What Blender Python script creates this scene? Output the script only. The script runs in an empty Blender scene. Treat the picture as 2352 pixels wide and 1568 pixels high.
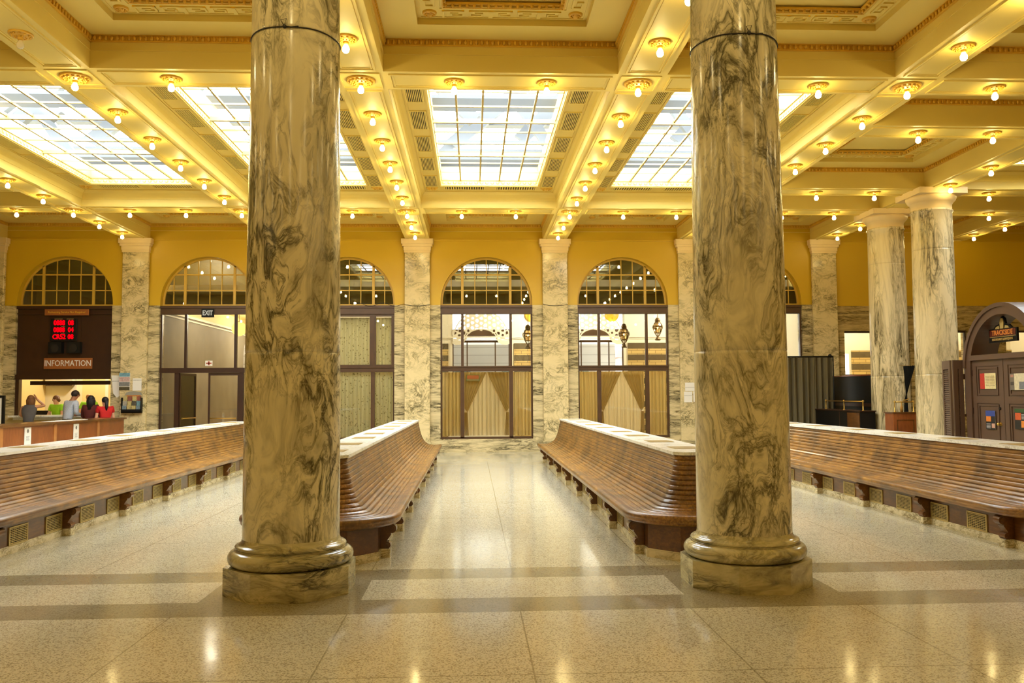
import bpy, bmesh, math, random
from mathutils import Vector, Matrix
random.seed(7)
PI = math.pi
SC = bpy.context.scene
COL = SC.collection

# ------------------------------------------------------------------ main dimensions of the hall (metres)
XA, S = -1.547, 3.9216            # beam line over the left column, bay width
B = 6.05                          # underside of beams
Y0, Y1, Y2 = 7.43, 11.77, 20.30   # cross beams (Y0 = row of big columns)
QA, QB = 13.90, 18.20             # extra cross beams in the side bays
WF, PF = 24.17, 24.025            # wall face, pilaster face
FZ = B + 0.45                     # coffer field
def XK(k): return XA + k * S

# ------------------------------------------------------------------ materials
def srgb(r, g, b):
    f = lambda c: c / 12.92 if c <= 0.04045 else ((c + 0.055) / 1.055) ** 2.4
    return (f(r / 255), f(g / 255), f(b / 255), 1)

class NT:
    def __init__(self, name):
        self.m = bpy.data.materials.new(name); self.m.use_nodes = True
        self.t = self.m.node_tree; self.t.nodes.clear()
        self.out = self.t.nodes.new('ShaderNodeOutputMaterial')
    def n(self, typ, **kw):
        nd = self.t.nodes.new(typ)
        ins = kw.pop('ins', {})
        for k, v in kw.items(): setattr(nd, k, v)
        for k, v in ins.items():
            if isinstance(v, bpy.types.NodeSocket): self.t.links.new(v, nd.inputs[k])
            else: nd.inputs[k].default_value = v
        return nd
    def math(self, op, a, b=0.0, c=0.0, clamp=False):
        nd = self.n('ShaderNodeMath', operation=op, use_clamp=clamp)
        for i, v in enumerate((a, b, c)):
            if isinstance(v, bpy.types.NodeSocket): self.t.links.new(v, nd.inputs[i])
            else: nd.inputs[i].default_value = v
        return nd.outputs[0]
    def mix(self, f, a, b):
        nd = self.n('ShaderNodeMix', data_type='RGBA')
        for i, v in ((0, f), (6, a), (7, b)):
            if isinstance(v, bpy.types.NodeSocket): self.t.links.new(v, nd.inputs[i])
            else: nd.inputs[i].default_value = v
        return nd.outputs[2]
    def ramp(self, f, stops):
        nd = self.n('ShaderNodeValToRGB', ins={'Fac': f})
        e = nd.color_ramp.elements
        while len(e) < len(stops): e.new(0.5)
        for i, (p, c) in enumerate(stops):
            e[i].position = p; e[i].color = c if len(c) == 4 else (*c, 1)
        return nd.outputs[0]
    def pos(self): return self.n('ShaderNodeNewGeometry').outputs['Position']
    def scaled(self, v, sc, rot=(0, 0, 0), loc=(0, 0, 0)):
        return self.n('ShaderNodeMapping', ins={'Vector': v, 'Scale': sc, 'Rotation': rot, 'Location': loc}).outputs[0]
    def noise(self, v, s, d=3, r=0.5, dist=0.0):
        return self.n('ShaderNodeTexNoise', ins={'Vector': v, 'Scale': s, 'Detail': d, 'Roughness': r, 'Distortion': dist})
    def done(self, color, rough=0.5, metal=0.0, spec=0.5, bump=None, **kw):
        p = self.n('ShaderNodeBsdfPrincipled', ins={'Base Color': color, 'Roughness': rough, 'Metallic': metal, 'Specular IOR Level': spec, **kw})
        if bump is not None:
            bn = self.n('ShaderNodeBump', ins={'Height': bump[0], 'Strength': bump[1], 'Distance': bump[2]})
            self.t.links.new(bn.outputs[0], p.inputs['Normal'])
        self.t.links.new(p.outputs[0], self.out.inputs[0]); return self.m

def flat(name, rgb, rough=0.5, metal=0.0, spec=0.5, var=0.06, vs=3.0):
    t = NT(name); c = srgb(*rgb)
    nz = t.noise(t.pos(), vs, 3).outputs[0]
    d = tuple(max(0, x * (1 - 2.2 * var)) for x in c[:3]) + (1,)
    l = tuple(min(1, x * (1 + 1.2 * var)) for x in c[:3]) + (1,)
    return t.done(t.mix(nz, d, l), rough, metal, spec)

def emit(name, rgb, strength):
    t = NT(name)
    e = t.n('ShaderNodeEmission', ins={'Color': rgb if len(rgb) == 4 else (*rgb, 1), 'Strength': strength})
    t.t.links.new(e.outputs[0], t.out.inputs[0]); return t.m

def marble(name, sc=(1, 1, 1), rot=(0, 0, 0), scale=1.0, warp=0.9, light=(232, 222, 184), mid=(150, 142, 110), dark=(64, 60, 42), vein=0.09, blot=0.60, rough=0.16, loc=(0, 0, 0)):
    t = NT(name); p = t.scaled(t.pos(), sc, rot, loc)
    w = t.noise(p, 0.9 * scale, 3, 0.5).outputs['Color']
    wv = t.n('ShaderNodeVectorMath', operation='SUBTRACT', ins={0: w, 1: (0.5, 0.5, 0.5)}).outputs[0]
    wv = t.n('ShaderNodeVectorMath', operation='SCALE', ins={0: wv, 'Scale': 2.2 * warp / scale}).outputs[0]
    q = t.n('ShaderNodeVectorMath', operation='ADD', ins={0: p, 1: wv}).outputs[0]
    n1 = t.noise(q, 1.7 * scale, 7, 0.62, 0.6).outputs[0]
    a1 = t.math('ABSOLUTE', t.math('SUBTRACT', n1, 0.5))
    v1 = t.math('SUBTRACT', 1.0, t.math('DIVIDE', a1, vein), clamp=True)
    n2 = t.noise(q, 4.2 * scale, 6, 0.65, 1.2).outputs[0]
    a2 = t.math('ABSOLUTE', t.math('SUBTRACT', n2, 0.48))
    v2 = t.math('SUBTRACT', 1.0, t.math('DIVIDE', a2, vein * 0.55), clamp=True)
    n3 = t.noise(q, 0.8 * scale, 5, 0.7, 0.8).outputs[0]
    bl = t.n('ShaderNodeMapRange', ins={0: n3, 1: blot - 0.07, 2: blot + 0.12}).outputs[0]
    n4 = t.noise(q, 14 * scale, 4, 0.6).outputs[0]
    gate = t.n('ShaderNodeMapRange', ins={0: t.noise(p, 1.3 * scale, 2).outputs[0], 1: 0.36, 2: 0.62}).outputs[0]
    c = t.mix(t.math('MULTIPLY', t.math('POWER', v1, 1.6), t.math('MULTIPLY_ADD', gate, 0.75, 0.25)), srgb(*light), srgb(*mid))
    c = t.mix(t.math('MULTIPLY', t.math('MULTIPLY', v2, gate), 0.75), c, srgb(*dark))
    c = t.mix(t.math('MULTIPLY', bl, t.math('MULTIPLY_ADD', n4, 0.9, 0.15), clamp=True), c, srgb(*dark))
    c = t.mix(t.math('MULTIPLY', t.math('POWER', v1, 9.0), gate), c, srgb(*dark))
    return t.done(c, rough, 0, 0.5)

M = {}
M['col_marble'] = marble('swirled_marble_column', (1, 1, 0.42), (0, 0, 0), 1.5, 0.75)
M['col_marble_b'] = marble('streaked_marble_column', (1.3, 1.3, 0.2), (0, 0, 0), 1.2, 0.5, light=(228, 212, 170), mid=(178, 160, 118), blot=0.66)
M['plinth_marble'] = marble('banded_marble', (0.6, 0.6, 2.0), (0, 0, 0), 1.6, 0.7, light=(206, 196, 152), mid=(122, 114, 80), dark=(52, 48, 30), vein=0.11, blot=0.54)
M['pil_marble'] = marble('pilaster_marble', (1, 1, 1.5), (0, 0.5, 0), 1.15, 0.8, light=(222, 203, 154), mid=(180, 162, 114), dark=(84, 78, 56), vein=0.08, blot=0.70)
M['wall_marble'] = marble('horizontal_marble', (0.45, 0.45, 3.2), (0, 0.12, 0), 1.3, 0.35, light=(212, 195, 150), mid=(142, 128, 90), dark=(50, 48, 36), vein=0.10, blot=0.62)
M['band_marble'] = marble('dark_banded_marble', (0.4, 0.4, 4.2), (0, 0, 0), 1.3, 0.4, light=(196, 172, 116), mid=(140, 118, 70), dark=(72, 60, 34), blot=0.55)
M['white_marble'] = marble('white_bench_marble', (1, 1, 1), (0, 0, 0.5), 2.0, 0.6, light=(248, 245, 234), mid=(230, 224, 206), dark=(176, 168, 144), vein=0.05, blot=0.78, rough=0.2)
M['foot_marble'] = marble('bench_plinth_marble', (1, 1, 2), (0, 0, 0), 3.0, 0.6, light=(222, 208, 168), mid=(176, 158, 112), dark=(110, 96, 62), blot=0.64)
M['cap_stone'] = flat('capital_stone', (226, 200, 146), 0.4, var=0.05)
M['ceil'] = flat('cream_plaster', (232, 206, 108), 0.55, var=0.02, vs=1.2)
M['ceil_side'] = flat('straw_plaster', (220, 192, 96), 0.5, var=0.03, vs=1.2)
M['gold'] = flat('gilded_plaster', (226, 176, 52), 0.4, var=0.08, vs=9)
M['yellow'] = flat('ochre_wall_paint', (212, 172, 30), 0.42, var=0.03, vs=0.8)
M['yellow_frame'] = flat('ochre_window_paint', (214, 174, 66), 0.4, var=0.04)
M['brown_wood'] = flat('dark_window_wood', (82, 56, 34), 0.35, var=0.15, vs=6)
M['dark_wood'] = flat('near_black_wood', (54, 30, 16), 0.4, var=0.15, vs=6)
M['black'] = flat('black_lacquer', (16, 15, 12), 0.5, spec=0.3)
M['brass'] = flat('brass', (206, 168, 84), 0.3, metal=0.85, var=0.08)
M['brass_paint'] = flat('brass_grille', (196, 172, 104), 0.35, metal=0.3, var=0.08)
M['inset'] = flat('dull_brass_inset', (184, 160, 96), 0.45, metal=0.1, var=0.1)
M['void'] = flat('dark_void', (34, 28, 18), 0.9)
M['vent'] = flat('vent_slot_dark', (74, 60, 30), 0.8)
M['white_wall'] = flat('white_plaster', (236, 228, 206), 0.6, var=0.02)
M['cream_wall'] = flat('cream_office_wall', (238, 214, 150), 0.6, var=0.02)
M['grey_wall'] = flat('grey_stone_wall', (138, 130, 114), 0.7, var=0.16, vs=1.4)
M['kiosk'] = flat('mauve_brown_paint', (92, 70, 56), 0.42, var=0.04)
M['paper'] = flat('paper', (236, 232, 222), 0.7, var=0.02)
M['ink'] = flat('grey_ink', (120, 116, 108), 0.7)
M['skin'] = flat('skin', (206, 150, 112), 0.5)
M['steel'] = flat('grey_roof_steel', (34, 38, 42), 0.7, var=0.05)
M['wire'] = flat('dark_wire', (42, 36, 26), 0.6)
M['lamp_dead'] = flat('unlit_bulb_glass', (226, 214, 180), 0.2)
M['bulb'] = emit('lit_bulb', (1.0, 0.775, 0.32), 60.0)
M['led'] = emit('red_led', (1.0, 0.0, 0.004), 1.3)
M['paperlamp'] = emit('yellow_paper_lantern', (1.0, 0.72, 0.18), 1.3)
M['exitglow'] = emit('exit_letter_glow', (1.0, 0.92, 0.7), 0.4)
M['tinglow'] = emit('small_lantern_bulb', (1.0, 0.72, 0.3), 30.0)

def wood(name, a, b, c, rough=0.28, sc=(6, 0.7, 6), coat=0.35):
    t = NT(name); p = t.pos()
    g = t.noise(t.scaled(p, sc), 6, 6, 0.65, 0.4).outputs[0]
    w = t.noise(p, 2.2, 4, 0.6).outputs[0]
    col = t.ramp(g, [(0.25, srgb(*a)), (0.5, srgb(*b)), (0.75, srgb(*c))])
    col = t.mix(t.math('MULTIPLY', t.n('ShaderNodeMapRange', ins={0: w, 1: 0.44, 2: 0.64}).outputs[0], 0.8), col, srgb(*a))
    return t.done(col, rough, 0, 0.5, **{'Coat Weight': coat, 'Coat Roughness': 0.18})
M['bench_wood'] = wood('varnished_bench_oak', (74, 48, 16), (136, 92, 34), (186, 138, 60), rough=0.36, coat=0.2, sc=(7, 0.5, 7))
M['bench_dark'] = wood('dark_bench_oak', (72, 40, 12), (104, 62, 20), (130, 82, 28))
M['desk_wood'] = wood('red_desk_veneer', (120, 62, 28), (146, 80, 38), (160, 94, 48), sc=(9, 9, 0.7))
M['desk_strip'] = wood('light_desk_strip', (164, 104, 52), (184, 122, 64), (196, 136, 76), sc=(9, 9, 0.7))
M['sign_wood'] = flat('orange_brown_sign', (156, 92, 44), 0.4, var=0.05)

def terrazzo():
    t = NT('polished_terrazzo'); p = t.pos()
    xyz = t.n('ShaderNodeSeparateXYZ', ins={0: p}); x, y = xyz.outputs[0], xyz.outputs[1]
    big = t.noise(p, 0.5, 4, 0.6).outputs[0]
    spk = t.n('ShaderNodeTexVoronoi', ins={'Vector': p, 'Scale': 110.0}).outputs['Color']
    sv = t.n('ShaderNodeSeparateColor', ins={0: spk}).outputs[0]
    base = t.mix(big, srgb(192, 184, 156), srgb(220, 213, 187))
    base = t.mix(t.math('MULTIPLY', t.math('GREATER_THAN', sv, 0.72), 0.55), base, srgb(104, 90, 62))
    base = t.mix(t.math('MULTIPLY', t.math('LESS_THAN', sv, 0.16), 0.4), base, srgb(232, 220, 184))
    # darker border strip between the column plinths with a lighter panel in each bay
    def band(v, a, b): return t.math('MULTIPLY', t.math('GREATER_THAN', v, a), t.math('LESS_THAN', v, b))
    strip = band(y, 6.56, 8.17)
    fx = t.math('ABSOLUTE', t.math('SUBTRACT', t.math('FRACT', t.math('DIVIDE', t.math('SUBTRACT', x, XA), S)), 0.5))
    panel = t.math('MULTIPLY', band(y, 7.0, 7.74), t.math('LESS_THAN', fx, 0.335))
    dk = t.math('MULTIPLY', strip, t.math('SUBTRACT', 1.0, panel))
    base = t.mix(t.math('MULTIPLY', dk, 0.66), base, srgb(116, 104, 72))
    # slab joints
    def joint(v, off, per, w):
        f = t.math('FRACT', t.math('DIVIDE', t.math('SUBTRACT', v, off), per))
        return t.math('GREATER_THAN', t.math('ABSOLUTE', t.math('SUBTRACT', f, 0.5)), 0.5 - w / per)
    jx = t.math('MULTIPLY', joint(x, 0.36, S / 3, 0.0055), t.math('SUBTRACT', 1.0, strip))
    jy = t.math('MULTIPLY', joint(y, 6.56, 1.46, 0.006), t.math('LESS_THAN', y, 6.6))
    jy2 = t.math('MULTIPLY', joint(y, 8.17, 1.63, 0.006), t.math('GREATER_THAN', y, 8.1))
    j = t.math('MAXIMUM', jx, t.math('MAXIMUM', jy, jy2))
    base = t.mix(t.math('MULTIPLY', j, 0.55), base, srgb(108, 98, 70))
    rn = t.noise(p, 1.1, 3).outputs[0]
    ro = t.math('MULTIPLY_ADD', rn, 0.08, 0.07)
    bn = t.noise(t.scaled(p, (1, 0.6, 1)), 2.2, 2).outputs[0]
    return t.done(base, ro, 0, 0.75, bump=(bn, 0.05, 0.05))
M['floor'] = terrazzo()

def glass(name, trans, gl, tint=(1, 1, 1), rough=0.0):
    t = NT(name)
    a = t.n('ShaderNodeBsdfTransparent', ins={'Color': (*tint, 1)})
    g = t.n('ShaderNodeBsdfGlossy', ins={'Color': (1, 1, 1, 1), 'Roughness': rough})
    fr = t.n('ShaderNodeFresnel', ins={'IOR': 1.5})
    f = t.math('MULTIPLY', fr.outputs[0], gl, clamp=True)
    m = t.n('ShaderNodeMixShader', ins={0: f, 1: a.outputs[0], 2: g.outputs[0]})
    t.t.links.new(m.outputs[0], t.out.inputs[0]); return t.m
M['glass'] = glass('window_glass', 1, 1.6, (0.96, 0.97, 0.95))
def frosted():
    t = NT('skylight_glass')
    a = t.n('ShaderNodeBsdfTransparent', ins={'Color': (0.97, 0.99, 1.0, 1)})
    g = t.n('ShaderNodeBsdfTranslucent', ins={'Color': (0.9, 0.95, 0.98, 1)})
    d = t.n('ShaderNodeBsdfDiffuse', ins={'Color': (0.85, 0.9, 0.92, 1)})
    m1 = t.n('ShaderNodeMixShader', ins={0: 0.12, 1: g.outputs[0], 2: d.outputs[0]})
    m = t.n('ShaderNodeMixShader', ins={0: 0.03, 1: a.outputs[0], 2: m1.outputs[0]})
    t.t.links.new(m.outputs[0], t.out.inputs[0]); return t.m
M['skyglass'] = frosted()

def cloth(name, a, b, trans=0.3, pattern=False):
    t = NT(name); p = t.pos()
    nz = t.noise(t.scaled(p, (9, 9, 0.4)), 3, 3).outputs[0]
    c = t.mix(nz, srgb(*a), srgb(*b))
    if pattern:
        v = t.n('ShaderNodeTexVoronoi', ins={'Vector': t.scaled(p, (1, 0.3, 0.8)), 'Scale': 16.0}).outputs['Distance']
        v2 = t.noise(t.scaled(p, (1, 0.3, 1)), 26, 3).outputs[0]
        f = t.math('MULTIPLY', t.math('LESS_THAN', v, 0.30), t.math('GREATER_THAN', v2, 0.48))
        c = t.mix(t.math('MULTIPLY', f, 0.75), c, srgb(116, 104, 64))
    d = t.n('ShaderNodeBsdfDiffuse', ins={'Color': c}); tr = t.n('ShaderNodeBsdfTranslucent', ins={'Color': c})
    m = t.n('ShaderNodeMixShader', ins={0: trans, 1: d.outputs[0], 2: tr.outputs[0]})
    t.t.links.new(m.outputs[0], t.out.inputs[0]); return t.m
M['gold_curtain'] = cloth('gold_curtain_cloth', (194, 164, 94), (226, 200, 134), 0.45)
M['sheer'] = cloth('sheer_curtain_cloth', (220, 198, 148), (238, 220, 176), 0.5)
M['lace'] = cloth('lace_curtain_cloth', (208, 198, 148), (230, 220, 172), 0.3, True)
M['grey_cloth'] = cloth('grey_screen_cloth', (92, 84, 64), (116, 106, 82), 0.05)
M['black_cloth'] = cloth('black_drape_cloth', (20, 20, 20), (38, 38, 36), 0.02)
def cl(name, rgb): return flat(name, rgb, 0.8, var=0.08, vs=14)
def stripes():
    t = NT('striped_brick'); xyz = t.n('ShaderNodeSeparateXYZ', ins={0: t.pos()})
    f = t.math('FRACT', t.math('DIVIDE', t.math('SUBTRACT', xyz.outputs[2], 3.36), 0.40))
    dark = t.math('GREATER_THAN', f, 0.50)
    br = t.n('ShaderNodeTexBrick', ins={'Vector': t.scaled(t.pos(), (1, 1, 1), (PI / 2, 0, 0)), 'Scale': 1.0, 'Brick Width': 0.42, 'Row Height': 0.1, 'Mortar Size': 0.008,
            'Color1': srgb(206, 176, 110), 'Color2': srgb(190, 158, 94), 'Mortar': srgb(120, 100, 60)}).outputs[0]
    nz = t.noise(t.pos(), 12, 3).outputs[0]
    dk = t.mix(nz, srgb(52, 42, 22), srgb(96, 80, 48))
    return t.done(t.mix(dark, br, dk), 0.7)
M['stripes'] = stripes()
def train_mat():
    t = NT('ribbed_steel'); xyz = t.n('ShaderNodeSeparateXYZ', ins={0: t.pos()})
    f = t.math('FRACT', t.math('MULTIPLY', xyz.outputs[2], 3.2))
    ln = t.math('LESS_THAN', f, 0.10)
    return t.done(t.mix(t.math('MULTIPLY', ln, 0.5), srgb(216, 214, 212), srgb(150, 146, 144)), 0.4, 0.1)
M['train'] = train_mat()

# ------------------------------------------------------------------ mesh helpers
class MB:
    def __init__(s): s.v = []; s.f = []; s.m = []; s.sm = []
    def add(s, vs, fs, mi=0, sm=False):
        o = len(s.v); s.v += [tuple(a) for a in vs]
        for f in fs: s.f.append(tuple(i + o for i in f)); s.m.append(mi); s.sm.append(sm)
        return s
    def box(s, x0, x1, y0, y1, z0, z1, mi=0):
        if x0 > x1: x0, x1 = x1, x0
        if y0 > y1: y0, y1 = y1, y0
        if z0 > z1: z0, z1 = z1, z0
        v = [(x, y, z) for z in (z0, z1) for y in (y0, y1) for x in (x0, x1)]
        return s.add(v, [(0, 2, 3, 1), (4, 5, 7, 6), (0, 1, 5, 4), (2, 6, 7, 3), (0, 4, 6, 2), (1, 3, 7, 5)], mi)
    def bbox(s, x0, x1, y0, y1, z0, z1, b=0.01, mi=0):      # box with chamfered vertical + top/bottom edges
        s.prism([(x0 + b, y0), (x1 - b, y0), (x1, y0 + b), (x1, y1 - b), (x1 - b, y1), (x0 + b, y1), (x0, y1 - b), (x0, y0 + b)], 'z', z0, z1, mi); return s
    def quad(s, a, b, c, d, mi=0): return s.add([a, b, c, d], [(0, 1, 2, 3)], mi)
    def prism(s, pts, ax, a, b, mi=0, sm=False):
        n = len(pts)
        def P(p, t):
            return (p[0], p[1], t) if ax == 'z' else ((p[0], t, p[1]) if ax == 'y' else (t, p[0], p[1]))
        v = [P(p, a) for p in pts] + [P(p, b) for p in pts]
        f = [tuple(range(n))[::-1], tuple(range(n, 2 * n))]
        o = len(s.v); s.v += v
        for q in f: s.f.append(tuple(i + o for i in q)); s.m.append(mi); s.sm.append(False)
        for i in range(n):
            j = (i + 1) % n
            s.f.append((i + o, j + o, j + n + o, i + n + o)); s.m.append(mi); s.sm.append(sm)
        return s
    def lathe(s, prof, cx=0, cy=0, n=32, mi=0, sm=True, a0=0.0, a1=2 * PI):
        full = abs(a1 - a0 - 2 * PI) < 1e-6; k = n if full else n + 1
        v = []
        for r, z in prof:
            for i in range(k):
                a = a0 + (a1 - a0) * i / n
                v.append((cx + r * math.cos(a), cy + r * math.sin(a), z))
        f = []
        for j in range(len(prof) - 1):
            for i in range(n):
                i2 = (i + 1) % k
                f.append((j * k + i, j * k + i2, (j + 1) * k + i2, (j + 1) * k + i))
        return s.add(v, f, mi, sm)
    def tube(s, pts, r, n=8, mi=0, closed=False):
        pts = [Vector(p) for p in pts]; N = len(pts); v = []; up = Vector((0, 0, 1))
        rr = r if isinstance(r, (list, tuple)) else [r] * N
        for i, p in enumerate(pts):
            a = pts[(i - 1) % N] if (i > 0 or closed) else p
            b = pts[(i + 1) % N] if (i < N - 1 or closed) else p
            t = (b - a).normalized()
            u = t.cross(up) if abs(t.dot(up)) < 0.95 else t.cross(Vector((0, 1, 0)))
            u.normalize(); w = t.cross(u)
            for k in range(n):
                an = 2 * PI * k / n
                v.append(p + (u * math.cos(an) + w * math.sin(an)) * rr[i])
        f = []
        for i in range(N if closed else N - 1):
            for k in range(n):
                a = i * n + k; b = i * n + (k + 1) % n; i2 = (i + 1) % N
                f.append((a, b, i2 * n + (k + 1) % n, i2 * n + k))
        if not closed:
            f.append(tuple(range(n))[::-1]); f.append(tuple((N - 1) * n + k for k in range(n)))
        return s.add(v, f, mi, True)
    def ball(s, c, r, n=10, m=6, mi=0, sc=(1, 1, 1)):
        v = [(c[0], c[1], c[2] - r * sc[2])]
        for j in range(1, m):
            a = -PI / 2 + PI * j / m
            for i in range(n):
                b = 2 * PI * i / n
                v.append((c[0] + r * sc[0] * math.cos(a) * math.cos(b), c[1] + r * sc[1] * math.cos(a) * math.sin(b), c[2] + r * sc[2] * math.sin(a)))
        v.append((c[0], c[1], c[2] + r * sc[2])); L = len(v) - 1; f = []
        for i in range(n):
            f.append((0, 1 + (i + 1) % n, 1 + i)); f.append((L, 1 + (m - 2) * n + i, 1 + (m - 2) * n + (i + 1) % n))
            for j in range(m - 2):
                f.append((1 + j * n + i, 1 + j * n + (i + 1) % n, 1 + (j + 1) * n + (i + 1) % n, 1 + (j + 1) * n + i))
        return s.add(v, f, mi, True)
    def mesh(s, name, mats):
        me = bpy.data.meshes.new(name); me.from_pydata(s.v, [], s.f)
        for m in (mats if isinstance(mats, (list, tuple)) else [mats]): me.materials.append(M[m] if isinstance(m, str) else m)
        me.polygons.foreach_set('material_index', s.m); me.polygons.foreach_set('use_smooth', s.sm)
        bm = bmesh.new(); bm.from_mesh(me); bmesh.ops.recalc_face_normals(bm, faces=bm.faces); bm.to_mesh(me); bm.free()
        me.update(); return me
    def obj(s, name, mats, parent=None, loc=(0, 0, 0)):
        return link(name, s.mesh(name, mats), parent, loc)

def link(name, data, parent=None, loc=(0, 0, 0), rz=0):
    o = bpy.data.objects.new(name, data); COL.objects.link(o); o.location = loc; o.rotation_euler = (0, 0, rz)
    if parent is not None: o.parent = parent
    return o
def tag(o, label=None, cat=None, group=None, kind=None):
    if label: o['label'] = label
    if cat: o['category'] = cat
    if group: o['group'] = group
    if kind: o['kind'] = kind
    return o
def thing(name, label, cat, loc=(0, 0, 0), rz=0, group=None, kind=None):
    return tag(link(name, None, None, loc, rz), label, cat, group, kind)
def struct(name, label, cat, loc=(0, 0, 0)): return thing(name, label, cat, loc, 0, None, 'structure')
def dup(root, loc, rz, label, group=None):
    r = root.copy(); COL.objects.link(r); r.location = loc; r.rotation_euler = (0, 0, rz); r['label'] = label
    if group: r['group'] = group
    for ch in list(root.children):
        c = ch.copy(); COL.objects.link(c); c.parent = r
        for g in ch.children:
            d = g.copy(); COL.objects.link(d); d.parent = c
    return r
def text(name, body, size, mat, parent, loc, rx=PI / 2, rz=0, ext=0.004, align='CENTER', bold=0.0, sx=1.0):
    cu = bpy.data.curves.new(name, 'FONT'); cu.body = body; cu.size = size; cu.extrude = ext; cu.offset = bold
    cu.align_x = align; cu.align_y = 'CENTER'; cu.resolution_u = 2
    t = bpy.data.objects.new(name, cu); COL.objects.link(t)
    dg = bpy.context.evaluated_depsgraph_get(); dg.update()
    me = bpy.data.meshes.new_from_object(t.evaluated_get(dg)); bpy.data.objects.remove(t)
    me.materials.clear(); me.materials.append(M[mat] if isinstance(mat, str) else mat)
    o = link(name, me, parent, loc); o.rotation_euler = (rx, 0, rz); o.scale = (sx, 1, 1); return o
ORD = ['first', 'second', 'third', 'fourth', 'fifth', 'sixth', 'seventh', 'eighth', 'ninth', 'tenth', 'eleventh', 'twelfth']
#@@PART2
# ------------------------------------------------------------------ camera
FPX = 1951.73; YAW, PITCH, ROLL = 0.04702, 0.06107, -0.0062
def cam_axes():
    cy, sy, cp, sp = math.cos(YAW), math.sin(YAW), math.cos(PITCH), math.sin(PITCH)
    w = Vector((sy * cp, cy * cp, sp)); r = Vector((cy, -sy, 0)); u = r.cross(w)
    cr, sr = math.cos(ROLL), math.sin(ROLL)
    return r * cr + u * sr, u * cr - r * sr, w
CR, CU, CW = cam_axes(); EYE = Vector((0, 0, 1.65))
def pix(x, y, z):
    d = Vector((x, y, z)) - EYE; q = d.dot(CW)
    if q < 0.2: return None
    return 1176 + FPX * d.dot(CR) / q, 784 - FPX * d.dot(CU) / q
def seen(x, y, z, pad=60):
    p = pix(x, y, z)
    return p is not None and -pad < p[0] < 2352 + pad and -pad < p[1] < 1568 + pad
cam = bpy.data.cameras.new('camera'); cam.sensor_width = 36; cam.lens = FPX / 2352 * 36; cam.clip_start = 0.05; cam.clip_end = 300
co = bpy.data.objects.new('camera', cam); COL.objects.link(co)
co.matrix_world = Matrix(((CR.x, CU.x, -CW.x, EYE.x), (CR.y, CU.y, -CW.y, EYE.y), (CR.z, CU.z, -CW.z, EYE.z), (0, 0, 0, 1)))
SC.camera = co

# ------------------------------------------------------------------ floor and outer shell
XL, XR, YB = XK(-4), XK(5), -7.0
fl = MB().box(XL, XR, YB, 24.5, -0.12, 0).obj('floor', 'floor')
tag(fl, 'polished terrazzo floor with dark border strip', 'floor', kind='structure')
tag(MB().box(XL - 0.3, XL, YB, 24.5, 0, 7).obj('wall_left', 'yellow'), 'plain ochre side wall', 'wall', kind='structure')
tag(MB().box(XR, XR + 0.3, YB, 24.5, 0, 7).obj('wall_right', 'yellow'), 'plain ochre side wall of the far wing', 'wall', kind='structure')
tag(MB().box(XL, XR, YB - 0.3, YB, 0, 7).obj('wall_front', 'yellow'), 'wall behind the viewer', 'wall', kind='structure')

# ------------------------------------------------------------------ back wall
ZS, AR, SP = 0.37, 1.31, 4.25     # sill height, arch radius, spring line
HEAD = 4.17
def bay_c(k): return XK(k) + S / 2
KIND = {-4: 'panel', -3: 'info', -2: 'exit', -1: 'lace', 0: 'gold', 1: 'gold', 2: 'plain'}
SILL = {'panel': 0.37, 'info': 1.0, 'exit': 0.0, 'lace': 0.37, 'gold': 0.37, 'plain': 0.37}
wall = struct('wall_back', 'back wall, ochre paint above a marble dado with arched windows', 'wall')
up, lo = MB(), MB()
TOPZ = 6.75
for k in range(-4, 3):
    c = bay_c(k); a, b = XK(k), XK(k + 1)
    N = 28
    arc = [(c + AR * math.cos(PI - PI * i / N), SP + AR * math.sin(PI * i / N)) for i in range(N + 1)]
    pts = [(c - AR, HEAD)] + arc + [(c + AR, HEAD)]
    up.quad((a, WF, HEAD), (c - AR, WF, HEAD), (c - AR, WF, TOPZ), (a, WF, TOPZ))
    up.quad((c + AR, WF, HEAD), (b, WF, HEAD), (b, WF, TOPZ), (c + AR, WF, TOPZ))
    for i in range(len(pts) - 1):
        p, q = pts[i], pts[i + 1]
        if 0 < i < len(pts) - 2: up.quad((p[0], WF, p[1]), (q[0], WF, q[1]), (q[0], WF, TOPZ), (p[0], WF, TOPZ))
        up.quad((p[0], WF, p[1]), (q[0], WF, q[1]), (q[0], WF + 0.33, q[1]), (p[0], WF + 0.33, p[1]))
    z0 = SILL[KIND[k]]
    for x0, x1 in ((a, c - AR), (c + AR, b)): lo.box(x0, x1, WF - 0.03, WF + 0.33, 0, HEAD)
    if z0 > 0: lo.box(c - AR, c + AR, WF - 0.03, WF + 0.30, 0, z0)
up.quad((XK(3), WF, 4.13), (XR, WF, 4.13), (XR, WF, TOPZ), (XK(3), WF, TOPZ))
up.box(XL, XR, WF - 0.025, WF, 6.015, 6.06)
up.obj('upper_wall', 'yellow', wall)
lo.obj('marble_dado', 'wall_marble', wall)
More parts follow.
